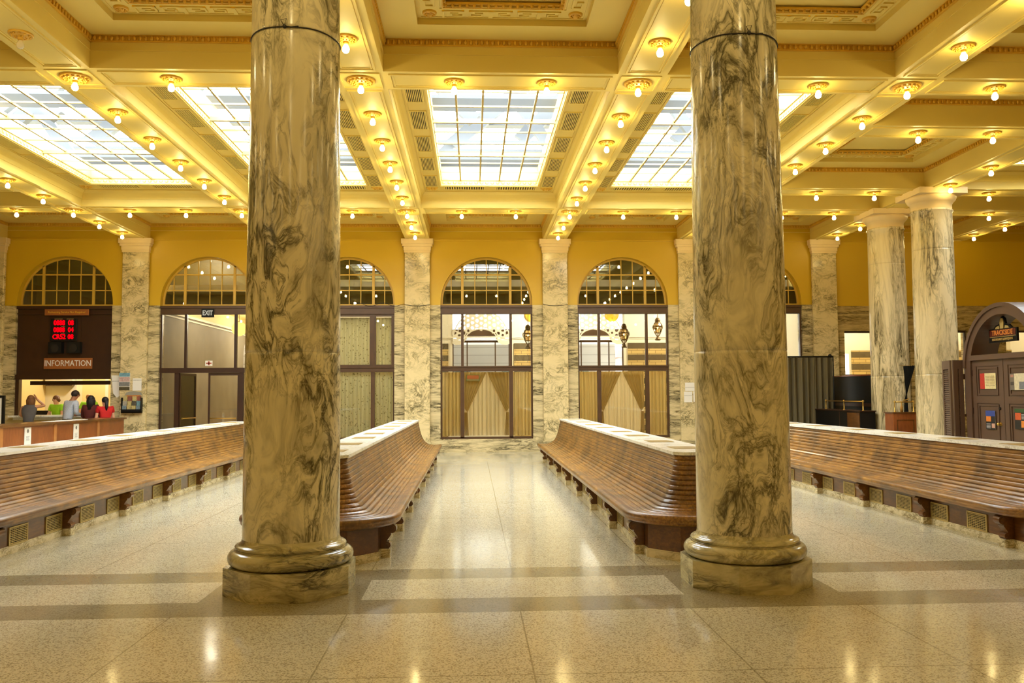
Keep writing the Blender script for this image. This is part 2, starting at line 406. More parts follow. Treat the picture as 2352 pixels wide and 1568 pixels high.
# right wing: banded marble with square-headed windows
rb = MB(); RW = [(10.80, 12.75), (14.02, 14.46), (15.62, 17.4)]
xs = [XK(3) + 0.36] + [v for w in RW for v in w] + [XR]
for i in range(0, len(xs), 2): rb.box(xs[i], xs[i + 1], WF - 0.03, WF + 0.3, 0, 3.40)
for x0, x1 in RW: rb.box(x0, x1, WF - 0.03, WF + 0.3, 0, 0.9)
rb.box(XK(3) + 0.36, XR, WF - 0.03, WF + 0.3, 3.40, 3.63); rb.box(XK(3) + 0.36, XR, WF - 0.015, WF + 0.3, 3.63, 3.93)
rb.box(XK(3) + 0.36, XR, WF - 0.05, WF + 0.3, 3.93, 4.02); rb.box(XK(3) + 0.36, XR, WF - 0.03, WF + 0.3, 4.02, 4.13)
for x in (10.66, 12.9, 13.9, 14.6, 15.02, 15.5): rb.box(x - 0.01, x + 0.01, WF - 0.045, WF - 0.03, 0, 3.40)
rb.obj('banded_marble_dado', 'band_marble', wall)

# ------------------------------------------------------------------ pilasters
def pilaster(k, label):
    t = thing('pilaster', label, 'pilaster', (XK(k), WF, 0), group='wall pilasters')
    d = PF - WF; BK = -0.0305
    MB().bbox(-0.357, 0.357, d, BK, 0.0, 5.655, 0.012).obj('shaft', 'pil_marble', t)
    m = MB(); m.bbox(-0.375, 0.375, d - 0.02, BK, 5.655, 5.72, 0.01); m.bbox(-0.39, 0.39, d - 0.035, BK, 5.72, 5.83, 0.01)
    m.bbox(-0.43, 0.43, d - 0.07, BK, 5.83, 5.90, 0.02); m.bbox(-0.455, 0.455, d - 0.10, BK, 5.90, 6.045, 0.015)
    m.obj('capital', 'cap_stone', t)
    MB().bbox(-0.39, 0.39, d - 0.04, BK, 0, 0.30, 0.012).obj('plinth', 'wall_marble', t)
    return t
pilaster(-3, 'marble pilaster at the far left edge, left of the information window')
pilaster(-2, 'marble pilaster hung with posters, between information window and exit door')
pilaster(-1, 'marble pilaster hidden behind the left column, right of the exit door')
pilaster(0, 'marble pilaster between the lace curtained window and the centre window')
pilaster(1, 'marble pilaster directly right of the centre window with gold curtains')
pilaster(2, 'marble pilaster with two white papers, beside the right marble column')
pilaster(3, 'marble pilaster at the corner of the right wing, beside a black panel')

# ------------------------------------------------------------------ ceiling
ceiling = struct('ceiling', 'cream coffered ceiling of beams with gilt mouldings', 'ceiling')
HB = 0.345
def frame_strips(m, x0, x1, y0, y1, z, w=0.022, h=0.014, mi=0):
    m.box(x0, x1, y0, y0 + w, z - h, z, mi); m.box(x0, x1, y1 - w, y1, z - h, z, mi)
    m.box(x0, x0 + w, y0 + w, y1 - w, z - h, z, mi); m.box(x1 - w, x1, y0 + w, y1 - w, z - h, z, mi)
def panel_mould(m, x0, x1, y0, y1, z):
    frame_strips(m, x0, x1, y0, y1, z, 0.03, 0.018); frame_strips(m, x0 + 0.045, x1 - 0.045, y0 + 0.045, y1 - 0.045, z, 0.02, 0.01)
YN = [3.1, Y0, Y1, Y2]
for k in range(-4, 6):
    x = XK(k); m = MB()
    m.box(x - HB, x + HB, YB, WF + 0.02, B, FZ + 0.3)
    cross = [Y0, Y1] + ([QA, QB] if k == 3 else []) + [Y2, WF + HB]
    for i in range(len(cross) - 1):
        panel_mould(m, x - HB + 0.09, x + HB - 0.09, cross[i] + HB + 0.05, cross[i + 1] - HB - 0.05, B)
        if i: frame_strips(m, x - HB + 0.06, x + HB - 0.06, cross[i] - HB + 0.06, cross[i] + HB - 0.06, B)
    m.obj('beam', 'ceil', ceiling)
def cross_beam(k, y):
    x0, x1 = XK(k) + HB, XK(k + 1) - HB; m = MB()
    m.box(x0, x1, y - HB, y + HB, B, FZ + 0.3); panel_mould(m, x0 + 0.06, x1 - 0.06, y - HB + 0.09, y + HB - 0.09, B)
    m.obj('cross_beam', 'ceil', ceiling)
SIDE = (-3, 2, 3, 4, -4)
for k in range(-4, 5):
    for y in YN: cross_beam(k, y)
    if k in SIDE:
        for y in (QA, QB): cross_beam(k, y)

def eggs(m, x0, x1, y0, y1, z, out, pitch=0.075, r=0.03, mi=0):
    """row of small eggs along the inside of a rectangle at height z"""
    for (ax, a, b, fx, sg) in (('x', x0, x1, y0, 1), ('x', x0, x1, y1, -1), ('y', y0, y1, x0, 1), ('y', y0, y1, x1, -1)):
        n = int((b - a) / pitch)
        for i in range(n):
            p = a + (i + 0.5) * (b - a) / n
            c = (p, fx + sg * out, z) if ax == 'x' else (fx + sg * out, p, z)
            s = (0.8, 0.9, 1.2) if ax == 'x' else (0.9, 0.8, 1.2)
            m.ball(c, r, 6, 4, mi, s)
CACHE = {}
def coffer_meshes(w, d):
    key = (round(w, 3), round(d, 3))
    if key in CACHE: return CACHE[key]
    x0, x1, y0, y1 = -w / 2, w / 2, -d / 2, d / 2; z = FZ; res = []
    egg = MB()
    for (a, b, c_, e) in ((x0, x1, y0, y0 + 0.03), (x0, x1, y1 - 0.03, y1), (x0, x0 + 0.03, y0, y1), (x1 - 0.03, x1, y0, y1)):
        egg.box(a, b, c_, e, z - 0.095, z - 0.08); egg.box(a, b, c_, e, z - 0.012, z)
    egg.box(x0, x1, y0, y0 + 0.015, z - 0.09, z); egg.box(x0, x1, y1 - 0.015, y1, z - 0.09, z)
    egg.box(x0, x0 + 0.015, y0, y1, z - 0.09, z); egg.box(x1 - 0.015, x1, y0, y1, z - 0.09, z)
    eggs(egg, x0 + 0.03, x1 - 0.03, y0 + 0.03, y1 - 0.03, z - 0.045, -0.008)
    res.append(('egg_and_dart_moulding', egg.mesh('egg_and_dart_moulding', 'gold')))
    f = MB(); mx, my = (0.50, 0.48) if d > 2 else (0.35, 0.30)
    rx0, rx1, ry0, ry1 = x0 + mx, x1 - mx, y0 + my, y1 - my
    def ring(zz, a, b, zt):
        X0, X1, Y_0, Y_1 = a; U0, U1, V0, V1 = b
        A = [(X0, Y_0), (X1, Y_0), (X1, Y_1), (X0, Y_1)]; Bq = [(U0, V0), (U1, V0), (U1, V1), (U0, V1)]
        for i in range(4):
            j = (i + 1) % 4; f.quad((*A[i], zz), (*A[j], zz), (*Bq[j], zt), (*Bq[i], zt))
    R1 = (rx0, rx1, ry0, ry1)
    if d <= 2:
        f.quad((x0, y0, z), (x1, y0, z), (x1, y1, z), (x0, y1, z)); frame_strips(f, *R1, z, 0.04, 0.025)
        res.append(('coffer_panel', f.mesh('coffer_panel', 'ceil'))); CACHE[key] = res; return res
    ring(z, (x0, x1, y0, y1), R1, z); ring(z, R1, R1, z + 0.09)
    bw = 0.33; R2 = (rx0 + bw, rx1 - bw, ry0 + bw, ry1 - bw)
    ring(z + 0.09, R1, R2, z + 0.09); ring(z + 0.09, R2, R2, z + 0.16)
    f.quad((R2[0], R2[2], z + 0.16), (R2[1], R2[2], z + 0.16), (R2[1], R2[3], z + 0.16), (R2[0], R2[3], z + 0.16))
    zb = z + 0.09
    frame_strips(f, rx0 + 0.03, rx1 - 0.03, ry0 + 0.03, ry1 - 0.03, zb, 0.018, 0.01)
    frame_strips(f, R2[0] - 0.05, R2[1] + 0.05, R2[2] - 0.05, R2[3] + 0.05, zb, 0.02, 0.012)
    g = MB(); lw, lh = 0.026, 0.02
    def seg(o, ux, uy, pts):
        for (p, q) in zip(pts, pts[1:]):
            ax, ay = o[0] + ux[0] * p[0] + uy[0] * p[1], o[1] + ux[1] * p[0] + uy[1] * p[1]
            bx, by = o[0] + ux[0] * q[0] + uy[0] * q[1], o[1] + ux[1] * q[0] + uy[1] * q[1]
            g.box(min(ax, bx) - lw / 2, max(ax, bx) + lw / 2, min(ay, by) - lw / 2, max(ay, by) + lw / 2, zb - lh, zb)
    h = 0.15
    for (o, ux, uy, L) in (((R2[0], ry1 - 0.08), (1, 0), (0, -1), R2[1] - R2[0]), ((R2[0], ry0 + 0.08), (1, 0), (0, 1), R2[1] - R2[0]),
                           ((rx0 + 0.08, R2[2]), (0, 1), (1, 0), R2[3] - R2[2]), ((rx1 - 0.08, R2[2]), (0, 1), (-1, 0), R2[3] - R2[2])):
        n = int(L / 0.27); u = L / n
        for i in range(n):
            e = i * u; s = 1 if i % 2 == 0 else -1
            w_ = lambda t: e + (u * t if s > 0 else u * (1 - t))
            seg(o, ux, uy, [(w_(0.04), 0), (w_(0.04), h), (w_(0.86), h), (w_(0.86), 0.03), (w_(0.36), 0.03), (w_(0.36), 0.09), (w_(0.62), 0.09)])
    res.append(('coffer_panel', f.mesh('coffer_panel', 'ceil')))
    res.append(('greek_key_band', g.mesh('greek_key_band', 'ceil')))
    r2 = MB()
    for sx in (R1[0] + 0.165, R1[1] - 0.165):
        for sy in (R1[2] + 0.165, R1[3] - 0.165):
            r2.lathe([(0.0, zb - 0.05), (0.03, zb - 0.045), (0.04, zb - 0.02), (0.06, zb - 0.02), (0.075, zb - 0.035), (0.09, zb - 0.02), (0.095, zb)], sx, sy, 16)
            for i in range(8):
                a = 2 * PI * i / 8; r2.ball((sx + 0.055 * math.cos(a), sy + 0.055 * math.sin(a), zb - 0.03), 0.016, 6, 4)
    res.append(('coffer_rosette', r2.mesh('coffer_rosette', 'gold')))
    b2 = MB(); eggs(b2, R2[0], R2[1], R2[2], R2[3], zb + 0.012, 0.02, 0.09, 0.028)
    frame_strips(b2, R2[0], R2[1], R2[2], R2[3], zb + 0.045, 0.05, 0.025); frame_strips(b2, R2[0], R2[1], R2[2], R2[3], zb - 0.012, 0.016, 0.012)
    res.append(('bead_moulding', b2.mesh('bead_moulding', 'gold')))
    CACHE[key] = res; return res
def coffer(k, ya, yb):
    x0, x1 = XK(k) + HB, XK(k + 1) - HB
    for nm, me in coffer_meshes(x1 - x0, yb - ya): link(nm, me, ceiling, ((x0 + x1) / 2, (ya + yb) / 2, 0))
SKY = (-2, -1, 0, 1)
for k in range(-4, 5):
    coffer(k, Y0 + HB, Y1 - HB); coffer(k, Y2 + HB, WF)
    if k in SIDE:
        coffer(k, Y1 + HB, QA - HB); coffer(k, QB + HB, Y2 - HB)
        if k != 3: coffer(k, QA + HB, QB - HB)
rf = MB(); rf.box(XL, XR, YB, Y0 - HB, FZ, FZ + 0.1); rf.obj('plain_ceiling_panel', 'ceil', ceiling)
# fascia line on the beam faces
fa = MB()
for k in range(-4, 5):
    for (ya, yb) in ((Y0 + HB, Y1 - HB), (Y2 + HB, WF)):
        frame_strips(fa, XK(k) + HB, XK(k + 1) - HB, ya, yb, FZ - 0.2, 0.012, 0.012)
fa.obj('fascia_line', 'ceil', ceiling)

# ------------------------------------------------------------------ skylights
WIN = [0]
def winname(p='window'):
    WIN[0] += 1; return '%s_%d' % (p, WIN[0])
VENTZ, GLZ = B + 0.37, B + 0.50
def vent_mesh(w, d):
    m = MB(); m.box(-w / 2, w / 2, -d / 2, d / 2, VENTZ - 0.004, VENTZ + 0.02, 1)
    f = 0.02
    frame_strips(m, -w / 2 - f, w / 2 + f, -d / 2 - f, d / 2 + f, VENTZ, 0.022, 0.016, 0)
    n = int(round(max(w, d) / 0.055)) if d < w else int(round(w / 0.030))
    for i in range(n):
        x = -w / 2 + (i + 0.5) * w / n
        m.box(x - w / n * 0.21, x + w / n * 0.21, -d / 2, d / 2, VENTZ - 0.014, VENTZ - 0.002, 0)
    return m.mesh('ceiling_vent', ['ceil', 'vent'])
VM_SIDE, VM_END = vent_mesh(0.262, 0.95), vent_mesh(0.90, 0.28)
def skylight(k, label, short, ya=None, yb=None):
    x0, x1 = XK(k) + HB, XK(k + 1) - HB; c = (x0 + x1) / 2
    a, b = (Y1 + HB, Y2 - HB) if ya is None else (ya, yb)
    t = struct(winname(), label, 'skylight', (c, (a + b) / 2, 0)); d2 = (b - a) / 2; w2 = (x1 - x0) / 2
    gx, gy = 1.11, d2 - 0.70
    # cove along the beam faces
    m = MB(); prof = [(0, 0.02), (0, 0.16), (0.012, 0.165), (0.012, 0.19), (0.02, 0.24), (0.045, 0.30), (0.085, 0.345), (0.10, 0.355), (0.10, 0.372)]
    def loop(o, z):
        o += 0.004
        return [(-w2 + o, -d2 + o, B + z), (w2 - o, -d2 + o, B + z), (w2 - o, d2 - o, B + z), (-w2 + o, d2 - o, B + z)]
    for (p, q) in zip(prof, prof[1:]):
        A, Q = loop(*p), loop(*q)
        for i in range(4):
            j = (i + 1) % 4; m.quad(A[i], A[j], Q[j], Q[i])
    m.obj('cove_moulding', 'ceil', t)
    p = MB()
    hx, hy = gx + 0.01, gy + 0.01
    for (u0, u1, v0, v1) in ((-w2, w2, -d2, -hy), (-w2, w2, hy, d2), (-w2, -hx, -hy, hy), (hx, w2, -hy, hy)): p.box(u0, u1, v0, v1, VENTZ, VENTZ + 0.03)
    frame_strips(p, -w2 + 0.13, w2 - 0.13, -d2 + 0.13, d2 - 0.13, VENTZ, 0.02, 0.014)
    frame_strips(p, -gx - 0.05, gx + 0.05, -gy - 0.05, gy + 0.05, VENTZ, 0.03, 0.022)
    p.obj('vent_panel', 'ceil_side', t)
    fr = MB()
    fr.box(-gx - 0.02, gx + 0.02, gy, gy + 0.02, VENTZ - 0.005, GLZ + 0.3); fr.box(-gx - 0.02, gx + 0.02, -gy - 0.02, -gy, VENTZ - 0.005, GLZ + 0.3)
    fr.box(-gx - 0.02, -gx, -gy, gy, VENTZ - 0.005, GLZ + 0.3); fr.box(gx, gx + 0.02, -gy, gy, VENTZ - 0.005, GLZ + 0.3)
    n = int(2 * gy / 0.12)
    for i in range(n):
        y = -gy + (i + 0.5) * 2 * gy / n
        for sx in (-gx + 0.002, gx - 0.002): fr.ball((sx, y, VENTZ + 0.055), 0.04, 6, 4, 0, (0.25, 1, 0.9))
    n = int(2 * gx / 0.12)
    for i in range(n):
        x = -gx + (i + 0.5) * 2 * gx / n
        for sy in (-gy + 0.002, gy - 0.002): fr.ball((x, sy, VENTZ + 0.055), 0.04, 6, 4, 0, (1, 0.25, 0.9))
    fr.obj('frieze', 'ceil', t)
    gb = MB(); nr = max(3, int(round(2 * gy / 0.711)))
    for i in range(1, 5):
        x = -gx + i * 2 * gx / 5; gb.box(x - 0.016, x + 0.016, -gy, gy, GLZ - 0.03, GLZ + 0.005)
    for i in range(1, nr):
        y = -gy + i * 2 * gy / nr; th = 0.026 if i % 3 == 0 else 0.011
        gb.box(-gx, gx, y - th, y + th, GLZ - (0.07 if i % 3 == 0 else 0.024), GLZ + 0.005)
    frame_strips(gb, -gx, gx, -gy, gy, GLZ + 0.005, 0.02, 0.03)
    gb.obj('glazing_bars', 'inset', t)
    MB().quad((-gx, -gy, GLZ), (gx, -gy, GLZ), (gx, gy, GLZ), (-gx, gy, GLZ)).obj('glass', 'skyglass', t)
    pl = bpy.data.lights.new('daylight', 'AREA'); pl.shape = 'RECTANGLE'; pl.size = 2 * gx; pl.size_y = 2 * gy; pl.cycles.is_portal = True
    lo_ = link('daylight', pl, None, (c, (a + b) / 2, GLZ + 0.29))
    sides = []
    if ya is None:
        for s in (-1, 1):
            for i in range(1, 6):
                y = Y1 + (Y2 - Y1) / 6 * i
                if not seen(c + s * 1.327, y, VENTZ, 30): continue
                v = link('ceiling_vent', VM_SIDE, None, (c + s * 1.327, y, 0))
                tag(v, 'slotted vent, %s from the far end, %s edge of the %s skylight' % (ORD[5 - i], 'left' if s < 0 else 'right', short), 'vent', 'slotted ceiling vents')
        for sx, nm in ((-0.575, 'left'), (0.615, 'right')):
            if not seen(c + sx, b - 0.47, VENTZ, 30): continue
            v = link('ceiling_vent', VM_END, None, (c + sx, b - 0.47, 0))
            tag(v, 'long slotted vent on the far edge of the %s skylight, %s half' % (short, nm), 'vent', 'slotted ceiling vents')
    ro = MB()
    for s in (-1, 1):
        ro.lathe([(0.0, VENTZ - 0.05), (0.04, VENTZ - 0.045), (0.06, VENTZ - 0.02), (0.11, VENTZ - 0.03), (0.14, VENTZ - 0.012), (0.145, VENTZ)], s * 1.33, d2 - 0.45, 18)
        for i in range(8): ro.ball((s * 1.33 + 0.085 * math.cos(i * PI / 4), d2 - 0.45 + 0.085 * math.sin(i * PI / 4), VENTZ - 0.03), 0.02, 6, 4)
    ro.obj('corner_rosette', 'gold', t)
    return t
skylight(-2, 'bright gridded skylight at the far left of the ceiling', 'far left')
skylight(-1, 'bright gridded skylight partly hidden by the left marble column', 'second from left')
skylight(0, 'bright gridded skylight in the centre of the ceiling', 'centre')
skylight(1, 'bright gridded skylight partly hidden by the right marble column', 'fourth from left')
skylight(3, 'sliver of a skylight at the right edge of the ceiling', 'right edge', QA + HB, QB - HB)
tr = MB()
for x in (-12, -8.6, -3.2, 0.9, 4.9, 9): 
    tr.add(*(lambda m: (m.v, m.f))(MB().prism([(x - 1.6, 8.4), (x + 1.5, 11.0), (x + 1.8, 10.8), (x - 1.25, 8.2)], 'y', 22.4, 22.6)))
    tr.add(*(lambda m: (m.v, m.f))(MB().prism([(x + 0.2, 8.2), (x + 3.0, 11.0), (x + 3.3, 10.8), (x + 0.5, 8.0)], 'y', 21.2, 21.4)))
    tr.add(*(lambda m: (m.v, m.f))(MB().prism([(x - 2.2, 9.6), (x - 0.7, 8.1), (x - 0.95, 7.9), (x - 2.4, 9.4)], 'y', 19.4, 19.6)))
for x in (-9.6, -6.2, -2.0, 2.1, 5.9, 9.2):
    for (dx, y, za, zb) in ((1.5, 22.5, 6.9, 8.6), (-1.2, 20.4, 7.2, 8.9)):
        tr.add(*(lambda m: (m.v, m.f))(MB().prism([(x, za), (x + 0.34, za), (x + dx + 0.34, zb), (x + dx, zb)], 'y', y, y + 0.16)))
for (ya, yb, z) in ((19.0, 20.5, 6.95), (15.0, 15.72, 6.95), (22.6, 22.9, 8.9), (17.9, 18.05, 7.0), (21.3, 21.6, 7.8)): tr.box(-14, 12, ya, yb, z, z + 0.06)
tag(tr.obj('roof_truss', 'steel'), 'pale roof framing seen through the skylights', 'roof truss', kind='structure')

# ------------------------------------------------------------------ ceiling lamps
def lamp_meshes(big):
    R = 0.205 if big else 0.14
    m = MB(); m.lathe([(R, 0), (R, -0.012), (R * 0.93, -0.028), (R * 0.84, -0.018), (R * 0.70, -0.022), (R * 0.60, -0.045), (R * 0.48, -0.04), (R * 0.36, -0.05), (R * 0.26, -0.052), (0.0, -0.052)], 0, 0, 28)
    for i in range(14 if big else 10):
        a = 2 * PI * i / (14 if big else 10); m.ball((R * 0.72 * math.cos(a), R * 0.72 * math.sin(a), -0.026), R * 0.11, 6, 4)
    for i in range(10): m.ball((R * 0.45 * math.cos(0.62 * i), R * 0.45 * math.sin(0.62 * i), -0.048), R * 0.07, 6, 4)
    s = MB().lathe([(0.034, -0.045), (0.036, -0.075), (0.028, -0.085), (0, -0.085)], 0, 0, 12)
    b = MB().lathe([(0.018, -0.080), (0.026, -0.095), (0.040, -0.120), (0.045, -0.145), (0.040, -0.168), (0.026, -0.184), (0.0, -0.190)], 0, 0, 10)
    return m.mesh('rosette', 'gold'), s.mesh('socket', 'gold'), b.mesh('bulb', 'bulb'), b.mesh('unlit_bulb', 'lamp_dead')
LM = {False: lamp_meshes(False), True: lamp_meshes(True)}
def lamp(x, y, big, label, lit=True):
    t = thing('ceiling_lamp', label, 'ceiling lamp', (x, y, B), group='bare bulbs along the ceiling beams')
    me = LM[big]
    link('rosette', me[0], t); link('socket', me[1], t); link('bulb', me[2] if lit else me[3], t)
BN = {-3: 'beam left of the information window', -2: 'beam ending above the poster pilaster', -1: 'first beam left of left column', 0: 'beam over the left marble column',
      1: 'beam over the right marble column', 2: 'first beam right of right column', 3: 'beam on both far right columns', 4: 'beam at the far right'}
STEP = (Y2 - Y1) / 6
for k in range(-3, 5):
    q = 0
    for j in range(8, -3, -1):
        y = Y1 + STEP * j if j <= 6 else Y2 + 1.40 * (j - 6)
        x = XK(k)
        if k == 3 and (abs(y - QB) < 0.6 or abs(y - Y2) < 0.6): continue
        if not seen(x, y, B - 0.13, 8): continue
        big = j in (0, 6); lit = not (k == -1 and j == -1); q += 1
        lamp(x, y, big, '%s bulb in %s rosette, %s from back wall, %s' % ('lit' if lit else 'unlit', 'large gilt' if big else 'gilt', ORD[q - 1], BN[k]), lit)
SN = {-3: 'bay of the information window', -2: 'far left skylight', -1: 'second skylight', 0: 'centre skylight', 1: 'fourth skylight', 2: 'right wing coffer', 3: 'outer right wing', 4: 'far right bay'}
for k in range(-4, 5):
    for (y, nm) in ((Y1, 'near cross beam'), (QA, 'second cross beam'), (QB, 'third cross beam'), (Y2, 'far cross beam')):
        if y in (QA, QB) and k not in SIDE: continue
        for i in (1, 2):
            x = XK(k) + S * i / 3
            if seen(x, y, B - 0.13, 8): lamp(x, y, False, 'glowing bulb, %s one on the %s, %s' % ('left' if i == 1 else 'right', nm, SN.get(k, 'bay')))
# lamps of the same kind behind and beside the viewer, out of the picture
for k in range(-3, 5):
    for y in (-4.0, -1.0, 1.7, 4.5, 6.2, 8.9):
        if seen(XK(k), y, B - 0.13, 8) or (k in (0, 1) and abs(y - 8.9) < 0.1 and False): continue
        pl = bpy.data.lights.new('hall_bulb', 'POINT'); pl.energy = 14; pl.color = (1.0, 0.80, 0.40); pl.shadow_soft_size = 0.06
        link('hall_bulb', pl, None, (XK(k), y, B - 0.15))

# ------------------------------------------------------------------ big marble columns
def octagon(a):
    t = a * math.tan(PI / 8); return [(-t, -a), (t, -a), (a, -t), (a, t), (t, a), (-t, a), (-a, t), (-a, -t)]
def column(x, y, label, mat, cap_only=False, r0=0.405, r1=0.372, wire=False, phase=0.0):
    t = thing('marble_column', label, 'column', (x, y, 0), group='marble columns')
    k = r0 / 0.405
    MB().prism(octagon(0.515 * k), 'z', 0, 0.228).obj('plinth', 'plinth_marble', t)
    b = MB(); q = []
    for i in range(11):
        a = -PI / 2 + PI * i / 10; q.append((0.455 * k + 0.068 * math.cos(a), 0.292 + 0.064 * math.sin(a)))
    q = [(0.0, 0.228)] + [(0.44 * k, 0.228)] + q + [(0.458 * k, 0.358), (0.458 * k, 0.366)]
    for i in range(6):
        a = -PI / 2 + PI * i / 5; q.append((0.446 * k + 0.018 * math.cos(a), 0.382 + 0.016 * math.sin(a)))
    q += [(0.440 * k, 0.400), (0.425 * k, 0.408), (0.412 * k, 0.425), (r0, 0.448)]
    b.lathe(q, 0, 0, 56); b.obj('base', 'plinth_marble', t)
    def R(z):
        u = (z - 0.448) / (5.6 - 0.448); return r0 + (r1 - r0) * (u ** 1.5)
    sh = [(R(0.448), 0.448)]
    for zj in (2.005, 4.74):
        z = sh[-1][1]; n = 8
        for i in range(1, n): zz = z + (zj - 0.03 - z) * i / n; sh.append((R(zz), zz))
        sh += [(R(zj - 0.03), zj - 0.03), (R(zj), zj - 0.005), (R(zj) - 0.006, zj), (R(zj), zj + 0.005), (R(zj + 0.03), zj + 0.03)]
    for zz in (5.0, 5.3, 5.56): sh.append((R(zz), zz))
    sh += [(r1 + 0.02, 5.575), (r1 + 0.024, 5.595), (r1 + 0.02, 5.612), (r1, 5.625)]
    MB().lathe(sh, 0, 0, 64).obj('shaft', mat, t)
    c = MB(); c.lathe([(r1, 5.62), (r1, 5.75), (r1 + 0.015, 5.755), (r1 + 0.015, 5.775), (r1 + 0.03, 5.78), (r1 + 0.075, 5.83), (r1 + 0.10, 5.88), (r1 + 0.105, 5.92), (0, 5.92)], 0, 0, 48)
    c.bbox(-r1 - 0.12, r1 + 0.12, -r1 - 0.12, r1 + 0.12, 5.92, 6.05, 0.008); c.obj('capital', 'cap_stone', t)
    if wire:
        w = MB(); zj = 4.74; rr = R(zj) + 0.004
        w.tube([(rr * math.cos(a), rr * math.sin(a), zj + 0.004 * math.sin(5 * a)) for a in [2 * PI * i / 60 for i in range(60)]], 0.005, 6, 0, True)
        kx, ky = rr * math.cos(phase), rr * math.sin(phase)
        w.ball((kx, ky, zj), 0.018, 8, 6); tx, ty = -math.sin(phase), math.cos(phase)
        w.tube([(kx, ky, zj), (kx * 1.03 + tx * 0.06, ky * 1.03 + ty * 0.06, zj - 0.012), (kx * 1.02 + tx * 0.12, ky * 1.02 + ty * 0.12, zj - 0.004)], 0.006, 5)
        w.tube([(kx * 1.01, ky * 1.01, zj), (kx * 1.04 - tx * 0.03, ky * 1.04 - ty * 0.03, zj + 0.05), (kx * 1.04 + tx * 0.02, ky * 1.04 + ty * 0.02, zj + 0.06), (kx * 1.01, ky * 1.01, zj)], 0.004, 5)
        w.obj('wire', 'wire', t)
    return t
column(XK(0), Y0, 'tall swirled marble column in front, left of the centre aisle', 'col_marble', wire=True, phase=-PI / 2 - 0.05)
column(XK(1), Y0, 'tall swirled marble column in front, right of the centre aisle', 'col_marble', wire=True, phase=-PI / 2 + 0.05)
column(10.19, QB, 'marble column with square capital beside the arched kiosk', 'col_marble_b', r0=0.445, r1=0.415)
column(10.19, Y2, 'far marble column with square capital, right of the black panel', 'col_marble_b', r0=0.445, r1=0.415)
#@@PART3
# ------------------------------------------------------------------ windows of the back wall
def arc_ring(m, r0, r1, y0, y1, mi=0, n=28, a0=0.0, a1=PI, zc=SP):
    for i in range(n):
        a, b = a0 + (a1 - a0) * i / n, a0 + (a1 - a0) * (i + 1) / n
        m.prism([(r0 * math.cos(a), zc + r0 * math.sin(a)), (r1 * math.cos(a), zc + r1 * math.sin(a)), (r1 * math.cos(b), zc + r1 * math.sin(b)), (r0 * math.cos(b), zc + r0 * math.sin(b))], 'y', y0, y1, mi)
def lunette(t, dy=0.19):
    m = MB(); r = AR - 0.002; y0, y1 = dy, dy + 0.05
    arc_ring(m, r - 0.055, r, y0, y1)
    m.box(-r, -r + 0.055, y0, y1, HEAD, SP); m.box(r - 0.055, r, y0, y1, HEAD, SP)
    m.box(-r, r, y0 - 0.01, y1, HEAD, HEAD + 0.055)
    def top(x): return SP + math.sqrt(max(0, (r - 0.03) ** 2 - x * x))
    for x, w in ((-0.69, 0.036), (0.69, 0.036), (-1.01, 0.012), (-0.33, 0.012), (0.0, 0.012), (0.33, 0.012), (1.01, 0.012)):
        m.box(x - w, x + w, y0 + (0 if w > 0.02 else 0.012), y1, HEAD + 0.05, top(x))
    for z, w in ((4.62, 0.012), (5.07, 0.020)):
        xx = math.sqrt((r - 0.03) ** 2 - (z - SP) ** 2); m.box(-xx, xx, y0 + 0.01, y1 - 0.004, z - w, z + w)
    m.obj('lunette_frame', 'yellow_frame', t)
    g = MB(); pts = [(-r + 0.01, HEAD + 0.01)] + [((r - 0.01) * math.cos(PI - PI * i / 24), SP + (r - 0.01) * math.sin(PI * i / 24)) for i in range(25)] + [(r - 0.01, HEAD + 0.01)]
    g.prism(pts, 'y', dy + 0.022, dy + 0.028); g.obj('lunette_glass', 'glass', t)
def win_root(k, label):
    return struct(winname(), label, 'window', (bay_c(k), WF, 0))
def wood_frame(t, kind):
    y0, y1 = 0.06, 0.16
    m = MB(); m.box(-AR, AR, y0 - 0.02, y1 + 0.02, 3.925, 4.10); m.box(-AR, AR, y0 - 0.06, y1, 4.10, HEAD - 0.002); m.box(-AR, AR, y0 - 0.035, y1, 3.925, 3.955)
    m.obj('header', 'brown_wood', t)
    for s in (-1, 1): MB().box(s * AR, s * (AR - 0.045), y0, y1, 0.37, 3.93).obj('stile', 'brown_wood', t)
    for s in (-1, 1):
        MB().box(s * 0.69 - 0.037, s * 0.69 + 0.037, y0, y1, 2.43, 3.93).obj('mullion', 'brown_wood', t)
        MB().box(s * 0.695 - 0.054, s * 0.695 + 0.054, y0 - 0.01, y1, 0.40, 2.29).obj('mullion', 'brown_wood', t)
    m = MB(); m.box(-AR, AR, y0 - 0.015, y1 + 0.02, 2.29, 2.43); m.box(-AR, AR, y0 - 0.045, y1, 2.395, 2.435); m.box(-AR, AR, y0 - 0.03, y1, 2.285, 2.31)
    m.obj('transom', 'brown_wood', t)
    m = MB(); m.box(-AR, AR, y0 - 0.01, y1, 0.368, 0.43); m.obj('sill', 'brown_wood', t)
    if kind == 'lace':
        m = MB()
        for (a, b) in ((-AR + 0.045, -0.727), (-0.653, 0.653), (0.727, AR - 0.045)):
            for (p, q, r_, s_) in ((a, b, 3.86, 3.925), (a, b, 2.435, 2.49), (a, a + 0.05, 2.49, 3.86), (b - 0.05, b, 2.49, 3.86)): m.box(p, q, y0 + 0.01, y1 - 0.01, r_, s_)
        m.obj('inner_sash', 'brown_wood', t)
    MB().box(-AR + 0.02, AR - 0.02, 0.107, 0.113, 2.43, 3.93).obj('upper_glass', 'glass', t)
    MB().box(-AR + 0.02, AR - 0.02, 0.107, 0.113, 0.43, 2.29).obj('lower_glass', 'glass', t)
